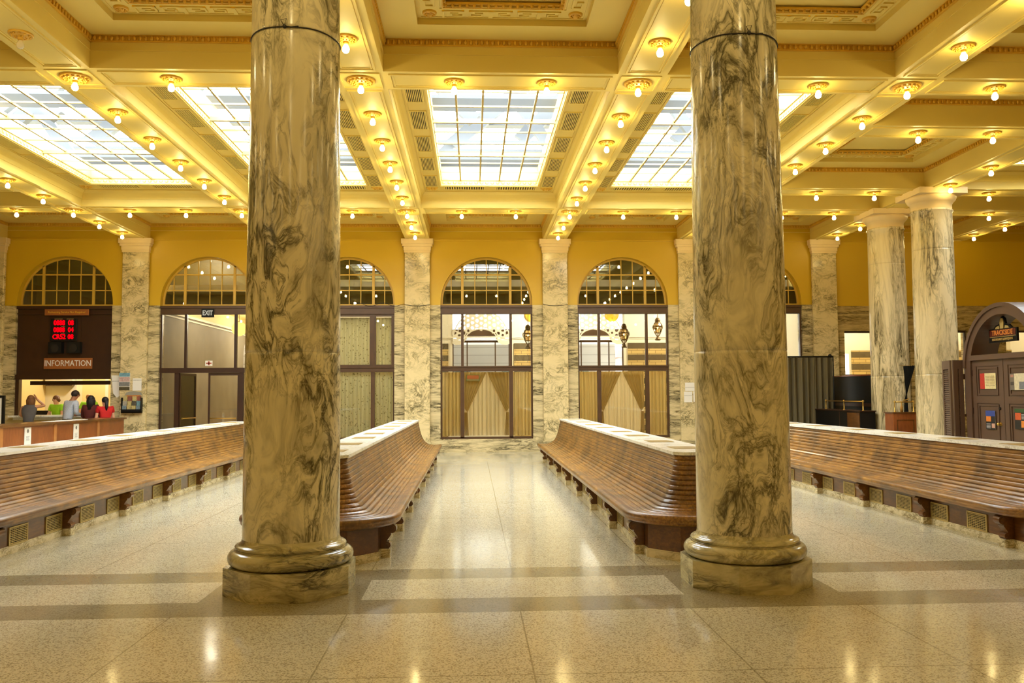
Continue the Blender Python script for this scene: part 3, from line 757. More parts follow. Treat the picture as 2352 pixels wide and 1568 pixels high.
WLAB = {-1: 'arched window with drawn lace curtains, right of the left column', 0: 'centre arched window above tied gold curtains, fretwork behind it',
        1: 'arched window with hanging lantern and gold curtains, left of right column', 2: 'arched window mostly hidden behind the right marble column'}
for k in (-1, 0, 1, 2):
    t = win_root(k, WLAB[k]); lunette(t); wood_frame(t, KIND[k])
t = win_root(-4, 'arched window at the extreme left edge'); lunette(t)
MB().box(-AR, AR, 0.06, 0.16, 0.37, HEAD).obj('boarded_panel', 'dark_wood', t)

# information window
t = win_root(-3, 'arched information window with dark boarding and red display'); lunette(t)
m = MB(); m.box(-AR, AR, 0.08, 0.16, 2.26, 4.10); m.box(-AR, AR, 0.0, 0.16, 4.08, HEAD - 0.002); m.box(-AR, AR, 0.04, 0.1, 3.93, 3.97)
for x in (-0.45, 0.42): m.box(x - 0.008, x + 0.008, 0.075, 0.09, 2.26, 4.08)
m.obj('boarding', 'dark_wood', t)
m = MB(); m.box(-AR, AR, 0.02, 0.16, 2.12, 2.26); m.box(-AR, -AR + 0.10, 0.04, 0.2, 1.13, 2.12); m.obj('frame', 'dark_wood', t)
MB().box(-AR + 0.25, AR - 0.02, 0.34, 0.44, 1.97, 2.08).obj('roller_shutter', 'dark_wood', t)
m = MB(); m.bbox(-AR - 0.03, AR + 0.03, -0.26, 0.5, 1.085, 1.13, 0.012); m.box(-AR, AR, -0.03, 0.30, 1.0, 1.085); m.obj('counter_ledge', 'white_marble', t)

# exit door
C2 = bay_c(-2)
t = struct('door_1', 'glazed exit doorway under an arched fanlight, left of the left column', 'door', (C2, WF, 0)); lunette(t)
y0, y1 = 0.06, 0.16
m = MB(); m.box(-AR, AR, y0 - 0.02, y1 + 0.02, 3.925, 4.10); m.box(-AR, AR, y0 - 0.06, y1, 4.10, HEAD - 0.002); m.obj('header', 'brown_wood', t)
for s in (-1, 1): MB().box(s * AR, s * (AR - 0.045), y0, y1, 0, 3.93).obj('stile', 'dark_wood', t)
for x in (-0.61, 0.77): MB().box(x - 0.035, x + 0.035, y0, y1, 2.42, 3.93).obj('mullion', 'dark_wood', t)
MB().box(-AR, AR, y0 - 0.02, y1 + 0.02, 2.28, 2.42).obj('transom', 'dark_wood', t)
for x in (-0.84, 0.95): MB().box(x - 0.06, x + 0.06, y0, y1, 0, 2.29).obj('door_post', 'dark_wood', t)
MB().box(-AR + 0.02, AR - 0.02, 0.107, 0.113, 2.42, 3.93).obj('upper_glass', 'glass', t)
MB().box(-AR + 0.02, -0.88, 0.107, 0.113, 0.05, 2.29).obj('side_glass', 'glass', t)
def leaf(parent, hx, ang, sgn):
    m = MB(); W = 0.86
    for (a, b, c, d) in ((0, 0.05, 0, 2.27), (W - 0.05, W, 0, 2.27), (0.05, W - 0.05, 0, 0.16), (0.05, W - 0.05, 2.20, 2.27)): m.box(sgn * a, sgn * b, -0.02, 0.02, c, d)
    o = m.obj('door_leaf', 'dark_wood', parent, (hx, 0.11, 0.005)); o.rotation_euler = (0, 0, ang)
    MB().box(sgn * 0.05, sgn * (W - 0.05), -0.003, 0.003, 0.16, 2.20).obj('glass', 'glass', o)
    b = MB().tube([(sgn * 0.08, -0.06, 1.0), (sgn * (W - 0.08), -0.06, 1.0)], 0.014, 8); b.box(sgn * 0.08, sgn * 0.11, -0.06, -0.02, 0.98, 1.02); b.box(sgn * (W - 0.11), sgn * (W - 0.08), -0.06, -0.02, 0.98, 1.02)
    b.obj('push_bar', 'brass', o)
leaf(t, -0.775, 1.36, 1); leaf(t, 0.885, 0, -1)
e = thing('exit_sign', 'small black EXIT sign above the glazed doorway', 'exit sign', (-7.42, WF + 0.02, 3.955))
MB().bbox(-0.17, 0.17, -0.04, 0.02, -0.115, 0.115, 0.008).obj('housing', 'black', e)
text('lettering', 'EXIT', 0.19, 'exitglow', e, (0, -0.044, 0), sx=0.72, bold=0.004)
g = thing('door_sticker', 'small white sticker with a red cross on the glass above the exit', 'sticker', (-7.40, WF + 0.10, 2.55))
MB().box(-0.10, 0.10, -0.002, 0.002, -0.075, 0.075).obj('sheet', 'paper', g)
m = MB(); m.box(-0.075, 0.075, -0.005, -0.002, -0.018, 0.018); m.box(-0.022, 0.022, -0.005, -0.002, -0.055, 0.055)
m.obj('red_cross', flat('red_ink', (176, 66, 44), 0.6), g)

# right wing window frames
for (x0, x1), lb in zip(RW, ('window behind the far right columns, white slit of daylight', 'narrow window strip left of the kiosk arch', 'window seen through the kiosk arch')):
    t = struct(winname(), lb, 'window', ((x0 + x1) / 2, WF, 0)); w = (x1 - x0) / 2; m = MB()
    for (a, b, c, d) in ((-w, w, 3.35, 3.40), (-w, w, 0.9, 0.97), (-w, -w + 0.03, 0.97, 1.98), (w - 0.03, w, 0.97, 1.98), (-w, -w + 0.03, 2.14, 3.35), (w - 0.03, w, 2.14, 3.35), (-w, w, 1.98, 2.14)): m.box(a, b, 0.05, 0.14, c, d)
    m.obj('frame', 'dark_wood', t); MB().box(-w + 0.02, w - 0.02, 0.09, 0.096, 0.95, 3.37).obj('glass', 'glass', t)

# ------------------------------------------------------------------ rooms behind the wall
def room(name, label, x0, x1, y0, y1, z1, mat, holes=(), floor='floor', th=0.2, hz=None):
    t = struct(name, label, 'room'); m = MB()
    m.box(x0 - th, x0, y0, y1 + th, 0, z1); m.box(x1, x1 + th, y0, y1 + th, 0, z1)
    m.box(x0 - th, x1 + th, y0, y1 + th, z1, z1 + th)
    xs = [x0] + [v for h in holes for v in h[:2]] + [x1]
    for i in range(0, len(xs), 2): m.box(xs[i], xs[i + 1], y1, y1 + th, 0, z1)
    for (a, b, za, zb) in holes:
        m.box(a, b, y1, y1 + th, zb, z1)
        if za > 0: m.box(a, b, y1, y1 + th, 0, za)
    m.obj('room_walls', mat, t); MB().box(x0, x1, y0, y1 + th, -0.1, 0).obj('room_floor', floor, t); return t
BY = 29.0
OPN = [0.31 + 3.92 * n for n in (0, 1, 2)]
rs = room('wall_restaurant', 'white plastered dining room behind the windows', -5.6, 9.95, WF + 0.36, BY, 4.75, 'white_wall', [(c - 0.98, c + 0.98, 0.9, 4.6) for c in OPN])
st = MB(); xs = [-5.6] + [v for c in OPN for v in (c - 1.12, c + 1.12)] + [9.95]
for i in range(0, len(xs), 2): st.box(xs[i], xs[i + 1], BY - 0.06, BY, 0, 3.36)
st.obj('striped_brick_pier', 'stripes', rs)
m = MB(); m.box(-5.6, 9.95, BY - 0.05, BY, 3.55, 3.60); m.box(-5.6, 9.95, BY - 0.03, BY, 3.50, 3.53); m.obj('picture_rail', 'white_wall', rs)
vb = room('wall_vestibule', 'grey stone passage behind the exit door', -8.95, -5.9, WF + 0.36, 38.0, 4.6, 'cream_wall', [(-8.0, -6.4, 0.0, 3.2)])
m = MB(); m.box(-8.95, -8.76, WF + 0.36, 38.0, 0, 4.02); m.obj('stone_lining', 'grey_wall', vb)
m = MB(); m.box(-8.95, -8.70, WF + 0.36, 38, 4.02, 4.09); m.box(-8.95, -8.73, WF + 0.36, 38, 3.93, 3.97); m.obj('stone_cornice', 'white_wall', vb)
io = room('wall_office', 'cream painted office behind the information counter', -13.3, -9.3, WF + 0.34, 27.6, 3.4, 'cream_wall')
MB().box(-13.3, -12.35, 27.2, 27.6, 0, 3.4).obj('office_pier', 'white_wall', io); MB().box(-11.6, -11.5, 27.5, 27.6, 0, 3.4).obj('door_frame', 'white_wall', io)
ww = room('wall_annex', 'striped room behind the right wing windows', 10.2, 18.0, WF + 0.36, 27.6, 4.6, 'white_wall', [(12.06, 12.48, 0.9, 2.9)])
st = MB(); st.box(10.2, 12.0, 27.54, 27.6, 0, 3.0); st.box(12.55, 18.0, 27.54, 27.6, 0, 3.0); st.obj('striped_brick_pier', 'stripes', ww)
# dark lofts behind the fanlights
lf = struct('wall_loft', 'dark loft behind the fanlights', 'wall'); m = MB(); m2 = MB()
for k in range(-4, 3):
    c = bay_c(k); mm = m2 if k == -2 else m; d = 0.9
    mm.box(c - 1.5, c + 1.5, WF + 0.33 + d, WF + 0.4 + d, HEAD, 5.9); mm.box(c - 1.5, c - 1.4, WF + 0.33, WF + 0.4 + d, HEAD, 5.9); mm.box(c + 1.4, c + 1.5, WF + 0.33, WF + 0.4 + d, HEAD, 5.9)
    mm.box(c - 1.5, c + 1.5, WF + 0.33, WF + 0.4 + d, 5.8, 5.9); mm.box(c - 1.5, c + 1.5, WF + 0.33, WF + 0.4 + d, HEAD - 0.04, HEAD)
m.obj('loft_lining', 'void', lf); m2.obj('pale_loft_lining', 'grey_wall', lf)
for (x, y, z, e) in ((-11.3, 26.2, 3.2, 62), (-7.3, 27.2, 4.2, 40), (-7.3, 32.0, 4.2, 90), (2.4, 27.0, 4.5, 150), (-3.5, 26.0, 4.4, 60), (7.0, 27.0, 4.5, 110), (11.6, 26.0, 4.3, 90), (15.5, 26.0, 4.3, 70), (-7.4, 24.85, 5.6, 9)):
    pl = bpy.data.lights.new('room_lamp', 'POINT'); pl.energy = e * 1.9; pl.color = (1, 0.90, 0.70); pl.shadow_soft_size = 0.12; link('room_lamp', pl, None, (x, y, z))  # unseen point lights added to brighten the back rooms and exit fanlight
for c in OPN:
    pl = bpy.data.lights.new('daylight', 'AREA'); pl.shape = 'RECTANGLE'; pl.size = 1.96; pl.size_y = 3.7; pl.cycles.is_portal = True
    o = link('daylight', pl, None, (c, BY + 0.19, 2.75)); o.rotation_euler = (-PI / 2, 0, 0)

# fretwork screens in the far openings
def fretwork(c, label):
    t = thing('fretwork_screen', label, 'screen', (c, BY - 0.02, 0), group='pierced screens in the far openings')
    rnd = random.Random(int(c * 100)); R = 0.098; m = MB(); V = {}
    def vert(x, z):
        key = (round(x, 3), round(z, 3))
        if key not in V: V[key] = (x + rnd.uniform(-0.26, 0.26) * R, z + rnd.uniform(-0.26, 0.26) * R)
        return V[key]
    def inside(x, z):
        ro = math.hypot(x, (z - 3.42) * 0.92); ri = math.hypot(x / 0.56, (z - 3.50) / 0.36)
        return ro < 0.97 and ri > 1.0 and z > 3.44
    for i in range(-13, 14):
        for j in range(0, 14):
            x = i * R * 1.5; z = 3.38 + (j + 0.5 * (i % 2)) * R * math.sqrt(3)
            if not inside(x, z): continue
            P = [vert(x + R * math.cos(a), z + R * math.sin(a)) for a in [PI / 3 * q for q in range(6)]]
            cx, cz = sum(p[0] for p in P) / 6, sum(p[1] for p in P) / 6
            s = rnd.uniform(0.42, 0.68)
            Q = []
            for q in range(6):
                p, p2 = P[q], P[(q + 1) % 6]; mx, mz = (p[0] + p2[0]) / 2, (p[1] + p2[1]) / 2
                Q.append((cx + (p[0] - cx) * s, cz + (p[1] - cz) * s)); Q.append((cx + (mx - cx) * s, cz + (mz - cz) * s))
            for q in range(6):
                p, p2 = P[q], P[(q + 1) % 6]; q0, q1, q2 = Q[2 * q], Q[2 * q + 1], Q[(2 * q + 2) % 12]
                for poly in ([p, p2, q2, q1, q0],):
                    n = len(poly); m.add([(a, -0.012, b) for a, b in poly] + [(a, 0.012, b) for a, b in poly], [tuple(range(n)), tuple(range(n, 2 * n))[::-1], (2, 3, 3 + n, 2 + n), (3, 4, 4 + n, 3 + n)])
    m.obj('lattice', 'white_wall', t)
    r = MB()
    r.tube([(0.97 * math.cos(a), 0, 3.42 + 1.06 * math.sin(a)) for a in [PI * i / 24 for i in range(25)]], 0.02, 6)
    r.tube([(0.54 * math.cos(a), 0, 3.50 + 0.35 * math.sin(a)) for a in [PI * i / 20 for i in range(21)]], 0.022, 6)
    for s in (-1, 1): r.prism([(s * 0.98, 3.46), (s * 0.98, 3.36), (s * 0.88, 3.31), (s * 0.72, 3.32), (s * 0.60, 3.38), (s * 0.53, 3.50), (s * 0.55, 3.56), (s * 0.7, 3.47)], 'y', -0.015, 0.015)
    r.obj('rim', 'white_wall', t)
    f = MB()
    for x in (-0.96, -0.48, 0.48, 0.96): f.box(x - 0.018, x + 0.018, 0.08, 0.14, 0.9, 3.44)
    f.box(-0.98, 0.98, 0.08, 0.16, 3.40, 3.47); f.obj('window_bars', 'dark_wood', t)
fretwork(OPN[0], 'pierced white fretwork screen seen through the centre window')
fretwork(OPN[1], 'pierced white fretwork screen behind the lantern in the window right of centre')
fretwork(OPN[2], 'pierced white fretwork screen behind the window hidden by the right column')
# outside: platform canopy and a parked train
tc = thing('train_carriage', 'pale ribbed train carriage outside beyond the centre window', 'train', (2, 33.0, 0))
m = MB(); m.prism([(0, 0.9), (0, 3.2), (0.1, 3.55), (0.5, 3.8), (2.4, 3.8), (2.8, 3.5), (2.9, 3.2), (2.9, 0.9)], 'x', -11, 3.6); m.obj('body', 'train', tc)
m = MB()
for x in (-9.5, -7.2, -4.9, -2.6, -0.3, 2.0): m.bbox(x - 0.55, x + 0.55, -0.02, 0.02, 1.9, 2.55, 0.02)
m.obj('carriage_windows', flat('tinted_train_glass', (128, 150, 150), 0.15), tc)
m = MB()
for x in (-10, -8, -1.5, 1): m.lathe([(0, 0), (0.42, 0), (0.45, 0.1), (0, 0.1)], 0, 0, 20); m.v = [(p[0], p[1], p[2]) for p in m.v]
for i in range(4):
    pass
m2 = MB()
for x in (-10, -8, -0.5, 1.8):
    pts = [(x + 0.45 * math.cos(a), 0.45 + 0.45 * math.sin(a)) for a in [2 * PI * i / 20 for i in range(20)]]; m2.prism([(p[0], p[1]) for p in pts], 'y', 0.4, 0.55)
m2.obj('wheels', 'black', tc)
tag(MB().box(-6, 14, 30.4, 30.9, 3.72, 3.95).obj('trim_1', 'brown_wood'), 'platform canopy edge outside', 'canopy', kind='structure')
tag(MB().box(-40, 50, BY + 0.25, 60, -0.2, -0.02).obj('ground_outside', flat('platform_concrete', (190, 186, 178), 0.8)), 'concrete platform outside', 'ground', kind='structure')
tag(MB().box(-8, 16, BY + 0.3, 34.2, 4.95, 5.1).obj('platform_roof', 'white_wall'), 'added pale roof sheet outside, holding back sky light from the far openings', 'roof', kind='structure')  # roof sheet added to cut the daylight outside the far openings
wh = thing('sky_block', 'added pale block outside, covering the sky behind the pierced screens', 'building', (2, 42, 0))  # block added beyond the train to dim sky glare mirrored in the floor
MB().box(-22, 22, 0, 6, 0, 13).obj('wall', flat('pale_render', (196, 196, 190), 0.9), wh); MB().box(-22.4, 22.4, -0.4, 6.4, 13, 13.4).obj('roof', 'steel', wh)
bl = thing('house_facade', 'pale reddish building outside beyond the lantern', 'building', (9.5, 37, 0))
MB().box(-3, 8, 0, 4, 0, 3.2).obj('wall', flat('faded_brick', (196, 176, 164), 0.8), bl); MB().box(-3.2, 8.2, -0.3, 4.2, 3.2, 3.5).obj('roof', flat('red_roof', (170, 120, 106), 0.8), bl)

# ------------------------------------------------------------------ curtains
def sheet(m, x0, x1, z0, z1, amp, folds, y=0, nx=80, nz=6, gather=0.0, seed=0):
    rnd = random.Random(seed); ph = rnd.uniform(0, 6); v = []; f = []
    for j in range(nz + 1):
        for i in range(nx + 1):
            u = i / nx; w = j / nz
            x = x0 + (x1 - x0) * u
            yy = y + amp * (math.sin(2 * PI * folds * u + ph + 0.5 * math.sin(3.1 * u * folds)) + 0.3 * math.sin(2 * PI * folds * 2.3 * u + 1.7 * w + ph))
            v.append((x, yy, z1 + (z0 - z1) * w))
    for j in range(nz):
        for i in range(nx): a = j * (nx + 1) + i; f.append((a, a + 1, a + nx + 2, a + nx + 1))
    m.add(v, f, 0, True)
def swag(m, s, w, z1, zt, zb, amp, folds, y, n=44, nz=16):
    v = []; f = []
    for j in range(nz + 1):
        t = j / nz
        for i in range(n + 1):
            u = i / n
            zz = z1 + (zt - z1) * t * (1 - 0.10 * (1 - u)); wd = w * (1 - 0.86 * t ** 1.0) if t < 1 else 0.14 * w
            x = s * (0.64 - u * wd)
            v.append((x, y + amp * math.sin(2 * PI * folds * u + 0.4) * (1 - 0.4 * t), zz))
    for j in range(nz):
        for i in range(n): a = j * (n + 1) + i; f.append((a, a + 1, a + n + 2, a + n + 1))
    m.add(v, f, 0, True)
    v = []; f = []
    for j in range(5):
        t = j / 4
        for i in range(n + 1):
            u = i / n; v.append((s * (0.64 - u * w * (0.14 + 0.06 * t)), y + amp * 0.6 * math.sin(2 * PI * folds * u + 0.4), zt + (zb - zt) * t))
    for j in range(4):
        for i in range(n): a = j * (n + 1) + i; f.append((a, a + 1, a + n + 2, a + n + 1))
    m.add(v, f, 0, True)
WN = {0: 'centre window', 1: 'window beside right column', 2: 'window behind right column', -1: 'lace curtained window'}
for k in (0, 1):
    c = bay_c(k)
    for s, nm in ((-1, 'left'), (1, 'right')):
        m = MB(); sheet(m, s * 0.72, s * 1.29, 0.45, 2.27, 0.027, 5.5, 0, seed=k * 2 + s)
        m.obj('curtain', 'gold_curtain', None, (c, WF + 0.33, 0)); o = bpy.context.scene.objects[-1] if False else COL.objects[-1]
        tag(o, 'straight gold curtain in the %s side pane of the %s' % (nm, WN[k]), 'curtain', 'gold window curtains')
        m = MB(); swag(m, s, 0.632, 2.27, 1.12, 0.45, 0.022, 6, 0)
        o = m.obj('curtain', 'gold_curtain', None, (c, WF + 0.31, 0))
        tag(o, 'gold curtain drawn to the %s, middle pane of the %s' % (nm, WN[k]), 'curtain', 'gold window curtains')
    m = MB(); sheet(m, -0.66, 0.66, 0.45, 2.27, 0.024, 11, 0, nx=140, seed=40 + k)
    o = m.obj('sheer_curtain', 'sheer', None, (c, WF + 0.42, 0)); tag(o, 'pale sheer curtain across the middle pane of the %s' % WN[k], 'curtain', 'sheer window curtains')
c = bay_c(-1)
for (x0, x1, nm) in ((-1.28, 0.63, 'wide'), (0.70, 1.28, 'narrow right')):
    for (z0, z1, vn) in ((2.46, 3.84, 'upper'), (0.44, 2.28, 'lower')):
        m = MB(); sheet(m, x0, x1, z0, z1, 0.02, (x1 - x0) * 9, 0, nx=120, seed=int(z0 * 10))
        o = m.obj('lace_curtain', 'lace', None, (c, WF + 0.24, 0)); tag(o, 'sprigged lace curtain, %s %s pane, right of the left column' % (vn, nm), 'curtain', 'lace window curtains')
os_ = thing('window_sign', 'small orange sign with green border in the centre window', 'sign', (0.02, WF + 0.16, 2.10))
MB().box(-0.19, 0.19, -0.004, 0.004, -0.09, 0.09).obj('border', flat('green_border', (110, 140, 60), 0.6), os_)
MB().box(-0.17, 0.17, -0.008, -0.004, -0.03, 0.075).obj('orange_panel', flat('orange_panel', (224, 112, 40), 0.5), os_)
MB().box(-0.17, 0.17, -0.008, -0.004, -0.075, -0.04).obj('tan_panel', flat('tan_panel', (206, 160, 90), 0.5), os_)

# ------------------------------------------------------------------ hanging lanterns in the dining room
LMET = flat('pierced_bronze', (88, 66, 38), 0.4, metal=0.5, var=0.2, vs=20)
LGL = glass('amber_lantern_glass', 1, 1.2, (0.75, 0.62, 0.42))
def lantern(x, y, z, label, h=0.75):
    t = thing('hanging_lantern', label, 'lantern', (x, y, z), group='bronze lanterns')
    p = [(0.08, 0.0), (0.10, 0.02), (0.07, 0.05), (0.035, 0.12), (0.05, 0.15), (0.10, 0.24), (0.145, 0.36), (0.15, 0.40), (0.15, 0.46), (0.11, 0.56), (0.07, 0.60), (0.09, 0.62), (0.085, 0.68), (0.05, 0.73), (0.0, 0.75)]
    MB().lathe([(r * 0.93, q) for r, q in p[5:10]], 0, 0, 8, sm=False).obj('lantern_glass', LGL, t)
    m = MB(); m.lathe(p[:5] + [(0.0, 0.15)], 0, 0, 12); m.lathe(p[9:], 0, 0, 12)
    for r, q in ((0.15, 0.38), (0.15, 0.46), (0.10, 0.24)): m.lathe([(r - 0.01, q - 0.012), (r + 0.006, q - 0.012), (r + 0.006, q + 0.012), (r - 0.01, q + 0.012)], 0, 0, 16)
    for i in range(8):
        a = PI / 4 * i; m.tube([(r * math.cos(a), r * math.sin(a), q) for r, q in p[4:11]], 0.008, 5)
        m.ball((0.17 * math.cos(a), 0.17 * math.sin(a), 0.42), 0.012, 6, 4); m.tube([(0.165 * math.cos(a), 0.165 * math.sin(a), 0.36), (0.165 * math.cos(a), 0.165 * math.sin(a), 0.50)], 0.006, 4)
    m.obj('cage', LMET, t); MB().tube([(0, 0, 0.73), (0, 0, 4.75 - z)], 0.008, 6).obj('chain', LMET, t)
    MB().ball((0, 0, 0.40), 0.03, 8, 6).obj('bulb', 'tinglow', t)
lantern(1.72, 26.0, 3.02, 'bronze lantern cut by the right edge of the centre window')
lantern(4.69, 26.0, 3.04, 'bronze lantern in the window right of the centre window', 0.75)
lantern(6.05, 27.4, 3.35, 'dark bronze lantern at the right side of the window beside the right column')
for (x, nm) in ((4.80, 'window right of the centre window'), (2.05, 'centre window, top right corner')):
    t = thing('wall_lamp', 'yellow dish lamp on the far wall, seen in the %s' % nm, 'wall lamp', (x, BY - 0.07, 4.33))
    m = MB(); m.lathe([(0.0, 0.0), (0.24, 0.0), (0.245, 0.02), (0.19, 0.05), (0.15, 0.045), (0.10, 0.08), (0.0, 0.09)], 0, 0, 28); o = m.obj('dish', 'gold', t); o.rotation_euler = (PI / 2, 0, 0)
    MB().ball((0, -0.12, -0.28), 0.045, 10, 8).obj('bulb', 'tinglow', t); MB().tube([(0, -0.08, -0.1), (0, -0.12, -0.24)], 0.012, 6).obj('stem', 'brass', t)
t = thing('paper_lantern', 'round yellow paper lantern behind the exit door glass', 'lantern', (-6.93, 25.6, 3.62))
m = MB(); m.lathe([(0.0, -0.215)] + [(0.215 * math.cos(a) * (1 + 0.012 * (i % 2)), 0.215 * math.sin(a)) for i, a in enumerate([-PI / 2 + PI * j / 24 for j in range(1, 24)])] + [(0.0, 0.215)], 0, 0, 24); m.obj('shade', 'paperlamp', t)
MB().tube([(0, 0, 0.21), (0, 0, 0.98)], 0.006, 5).obj('cord', 'wire', t); MB().lathe([(0.05, 0.205), (0.05, 0.225), (0, 0.225)], 0, 0, 12).obj('cap', 'black', t)
#@@PART4
# ------------------------------------------------------------------ benches
BH = 0.25                                    # half width of the back between the two seats
YN_B, YF_B = 8.80, 20.55                     # near / far end of the back
def bench_path(off=0.0, rc=0.10, n=10):
    """points (x, y, nx, ny) around the back from the far right corner, round the near end, to the far left"""
    P = [(BH, YF_B, 1, 0)]
    for i in range(1, 10): P.append((BH, YF_B + (YN_B + rc - YF_B) * i / 10, 1, 0))
    for i in range(n + 1):
        a = -PI / 2 * i / n; P.append((BH - rc + rc * math.cos(a), YN_B + rc + rc * math.sin(a), math.cos(a), math.sin(a)))
    for i in range(n + 1):
        a = -PI / 2 - PI / 2 * i / n; P.append((-BH + rc + rc * math.cos(a), YN_B + rc + rc * math.sin(a), math.cos(a), math.sin(a)))
    for i in range(1, 10): P.append((-BH, YN_B + rc + (YF_B - YN_B - rc) * i / 10, -1, 0))
    P.append((-BH, YF_B, -1, 0)); return P
RAW = [(0.0, 0.998), (0.018, 0.90), (0.040, 0.80), (0.066, 0.70), (0.096, 0.62), (0.118, 0.575), (0.145, 0.535), (0.180, 0.498), (0.222, 0.470), (0.27, 0.451), (0.32, 0.440), (0.38, 0.435), (0.44, 0.436), (0.50, 0.441)]
NOSE = [(0.503, 0.446), (0.525, 0.450), (0.548, 0.444), (0.563, 0.430), (0.568, 0.412), (0.564, 0.394), (0.553, 0.382), (0.556, 0.374), (0.548, 0.358), (0.53, 0.345), (0.50, 0.338), (0.38, 0.332)]
def resample(p, step):
    out = [p[0]]; acc = 0
    for a, b in zip(p, p[1:]):
        L = math.hypot(b[0] - a[0], b[1] - a[1]); d = step - acc
        while d <= L:
            out.append((a[0] + (b[0] - a[0]) * d / L, a[1] + (b[1] - a[1]) * d / L)); d += step
        acc = (acc + L) % step
    return out
def slat_profile():
    r = resample(RAW, 0.052) ; out = []
    for a, b in zip(r, r[1:]):
        dx, dz = b[0] - a[0], b[1] - a[1]; L = math.hypot(dx, dz); dx /= L; dz /= L; nx, nz = -dz, dx   # outward
        out += [(a[0] + dx * 0.0005 - nx * 0.009, a[1] + dz * 0.0005 - nz * 0.009), (a[0] + dx * 0.007 - nx * 0.001, a[1] + dz * 0.007 - nz * 0.001), (a[0] + dx * L * 0.3 + nx * 0.0016, a[1] + dz * L * 0.3 + nz * 0.0016), (a[0] + dx * L * 0.7 + nx * 0.0016, a[1] + dz * L * 0.7 + nz * 0.0016), (b[0] - dx * 0.007 - nx * 0.001, b[1] - dz * 0.007 - nz * 0.001)]
    return out
def sweep(prof, path, smooth_from=999):
    m = MB(); n = len(path); v = []
    for (d, z) in prof:
        for (x, y, nx, ny) in path: v.append((x + nx * d, y + ny * d, z))
    f = []
    for j in range(len(prof) - 1):
        for i in range(n - 1): f.append((j * n + i, j * n + i + 1, (j + 1) * n + i + 1, (j + 1) * n + i))
    return m.add(v, f, 0, False)
BR_Y = [8.84 + 1.63 * i for i in range(8)]
def bench_meshes():
    D = {}
    path = bench_path(); sp = slat_profile()
    D['slats'] = sweep(sp, path).mesh('slatted_seat', 'bench_wood')
    for p in D['slats'].polygons: p.use_smooth = False
    nm = sweep([(sp[-1][0], sp[-1][1])] + NOSE, path); nm.sm = [True] * len(nm.f)
    D['nose'] = nm.mesh('seat_edge', 'bench_wood')
    full = [(BH + d, z) for d, z in RAW + NOSE]; poly = full + [(-x, z) for x, z in reversed(full)]
    D['end'] = MB().prism(poly, 'y', YF_B - 0.004, YF_B + 0.03).mesh('end_panel', 'bench_dark')
    h = 0.605; bp = [(h, YF_B), (h, 8.62), (0.34, 8.34), (-0.34, 8.34), (-h, 8.62), (-h, YF_B)]
    D['base'] = MB().prism(bp, 'z', 0.085, 0.335).mesh('base_panel', 'bench_dark')
    h = 0.62; bp2 = [(h, YF_B), (h, 8.61), (0.348, 8.325), (-0.348, 8.325), (-h, 8.61), (-h, YF_B)]
    b = MB().prism(bp2, 'z', 0, 0.075); h2 = 0.612; bp3 = [(h2, YF_B), (h2, 8.615), (0.343, 8.332), (-0.343, 8.332), (-h2, 8.615), (-h2, YF_B)]
    b.prism(bp3, 'z', 0.075, 0.086); D['plinth'] = b.mesh('marble_plinth', 'foot_marble')
    e = 0.275; c = 0.09
    top = [(e, YF_B + 0.04), (e, YN_B - 0.03 + c), (e - c, YN_B - 0.03), (-e + c, YN_B - 0.03), (-e, YN_B - 0.03 + c), (-e, YF_B + 0.04)]
    tb = MB().prism(top, 'z', 0.998, 1.030); s = 0.012
    D['top'] = tb.mesh('marble_top', 'white_marble')
    D['band'] = MB().prism([(x * 0.955, y if y > 15 else y + 0.012) for x, y in top], 'z', 0.985, 0.9985).mesh('top_rail', 'bench_dark')
    ins = MB(); ins.box(-0.155, 0.155, -0.20, 0.20, 1.030, 1.0325)
    for i in range(13): ins.box(-0.15, 0.15, -0.195 + i * 0.03, -0.195 + i * 0.03 + 0.016, 1.0325, 1.035)
    D['inset'] = ins.mesh('inset_grille', 'inset')
    # scroll bracket (profile in x-z, extruded along y)
    pr = [(0.36, 0.336), (0.50, 0.336)]
    for i in range(9): a = PI / 2 - PI * i / 8 * 1.05; pr.append((0.475 + 0.046 * math.cos(a), 0.287 + 0.046 * math.sin(a)))
    pr += [(0.468, 0.225), (0.446, 0.195), (0.428, 0.170), (0.424, 0.155)]
    for i in range(7): a = 2.2 - 3.3 * i / 6; pr.append((0.430 + 0.034 * math.cos(a), 0.122 + 0.034 * math.sin(a)))
    pr += [(0.45, 0.086), (0.36, 0.086)]
    pr = [(x + BH, z) for x, z in pr]; bk = MB().prism(pr, 'y', -0.055, 0.055)
    for sy in (-0.06, 0.06):
        for (cx, cz, r) in ((0.475 + BH, 0.287, 0.030), (0.430 + BH, 0.122, 0.020)):
            bk.prism([(cx + r * math.cos(a), cz + r * math.sin(a)) for a in [2 * PI * i / 14 for i in range(14)]], 'y', sy - 0.006, sy + 0.006)
            bk.prism([(cx + r * 0.5 * math.cos(a), cz + r * 0.5 * math.sin(a)) for a in [2 * PI * i / 10 for i in range(10)]], 'y', sy - 0.011, sy + 0.011)
    D['bracket'] = bk.mesh('scroll_bracket', 'bench_dark')
    D['foot'] = MB().bbox(0.36 + BH, 0.462 + BH, -0.058, 0.058, 0, 0.0865, 0.01).mesh('marble_foot', 'foot_marble')
    g = MB(); x = 0.605; g.box(x, x + 0.003, -0.17, 0.17, 0.095, 0.265, 1)
    for (a, b_, c_, d_) in ((-0.19, 0.19, 0.262, 0.278), (-0.19, 0.19, 0.080, 0.096), (-0.19, -0.172, 0.096, 0.262), (0.172, 0.19, 0.096, 0.262)): g.box(x, x + 0.012, a, b_, c_, d_)
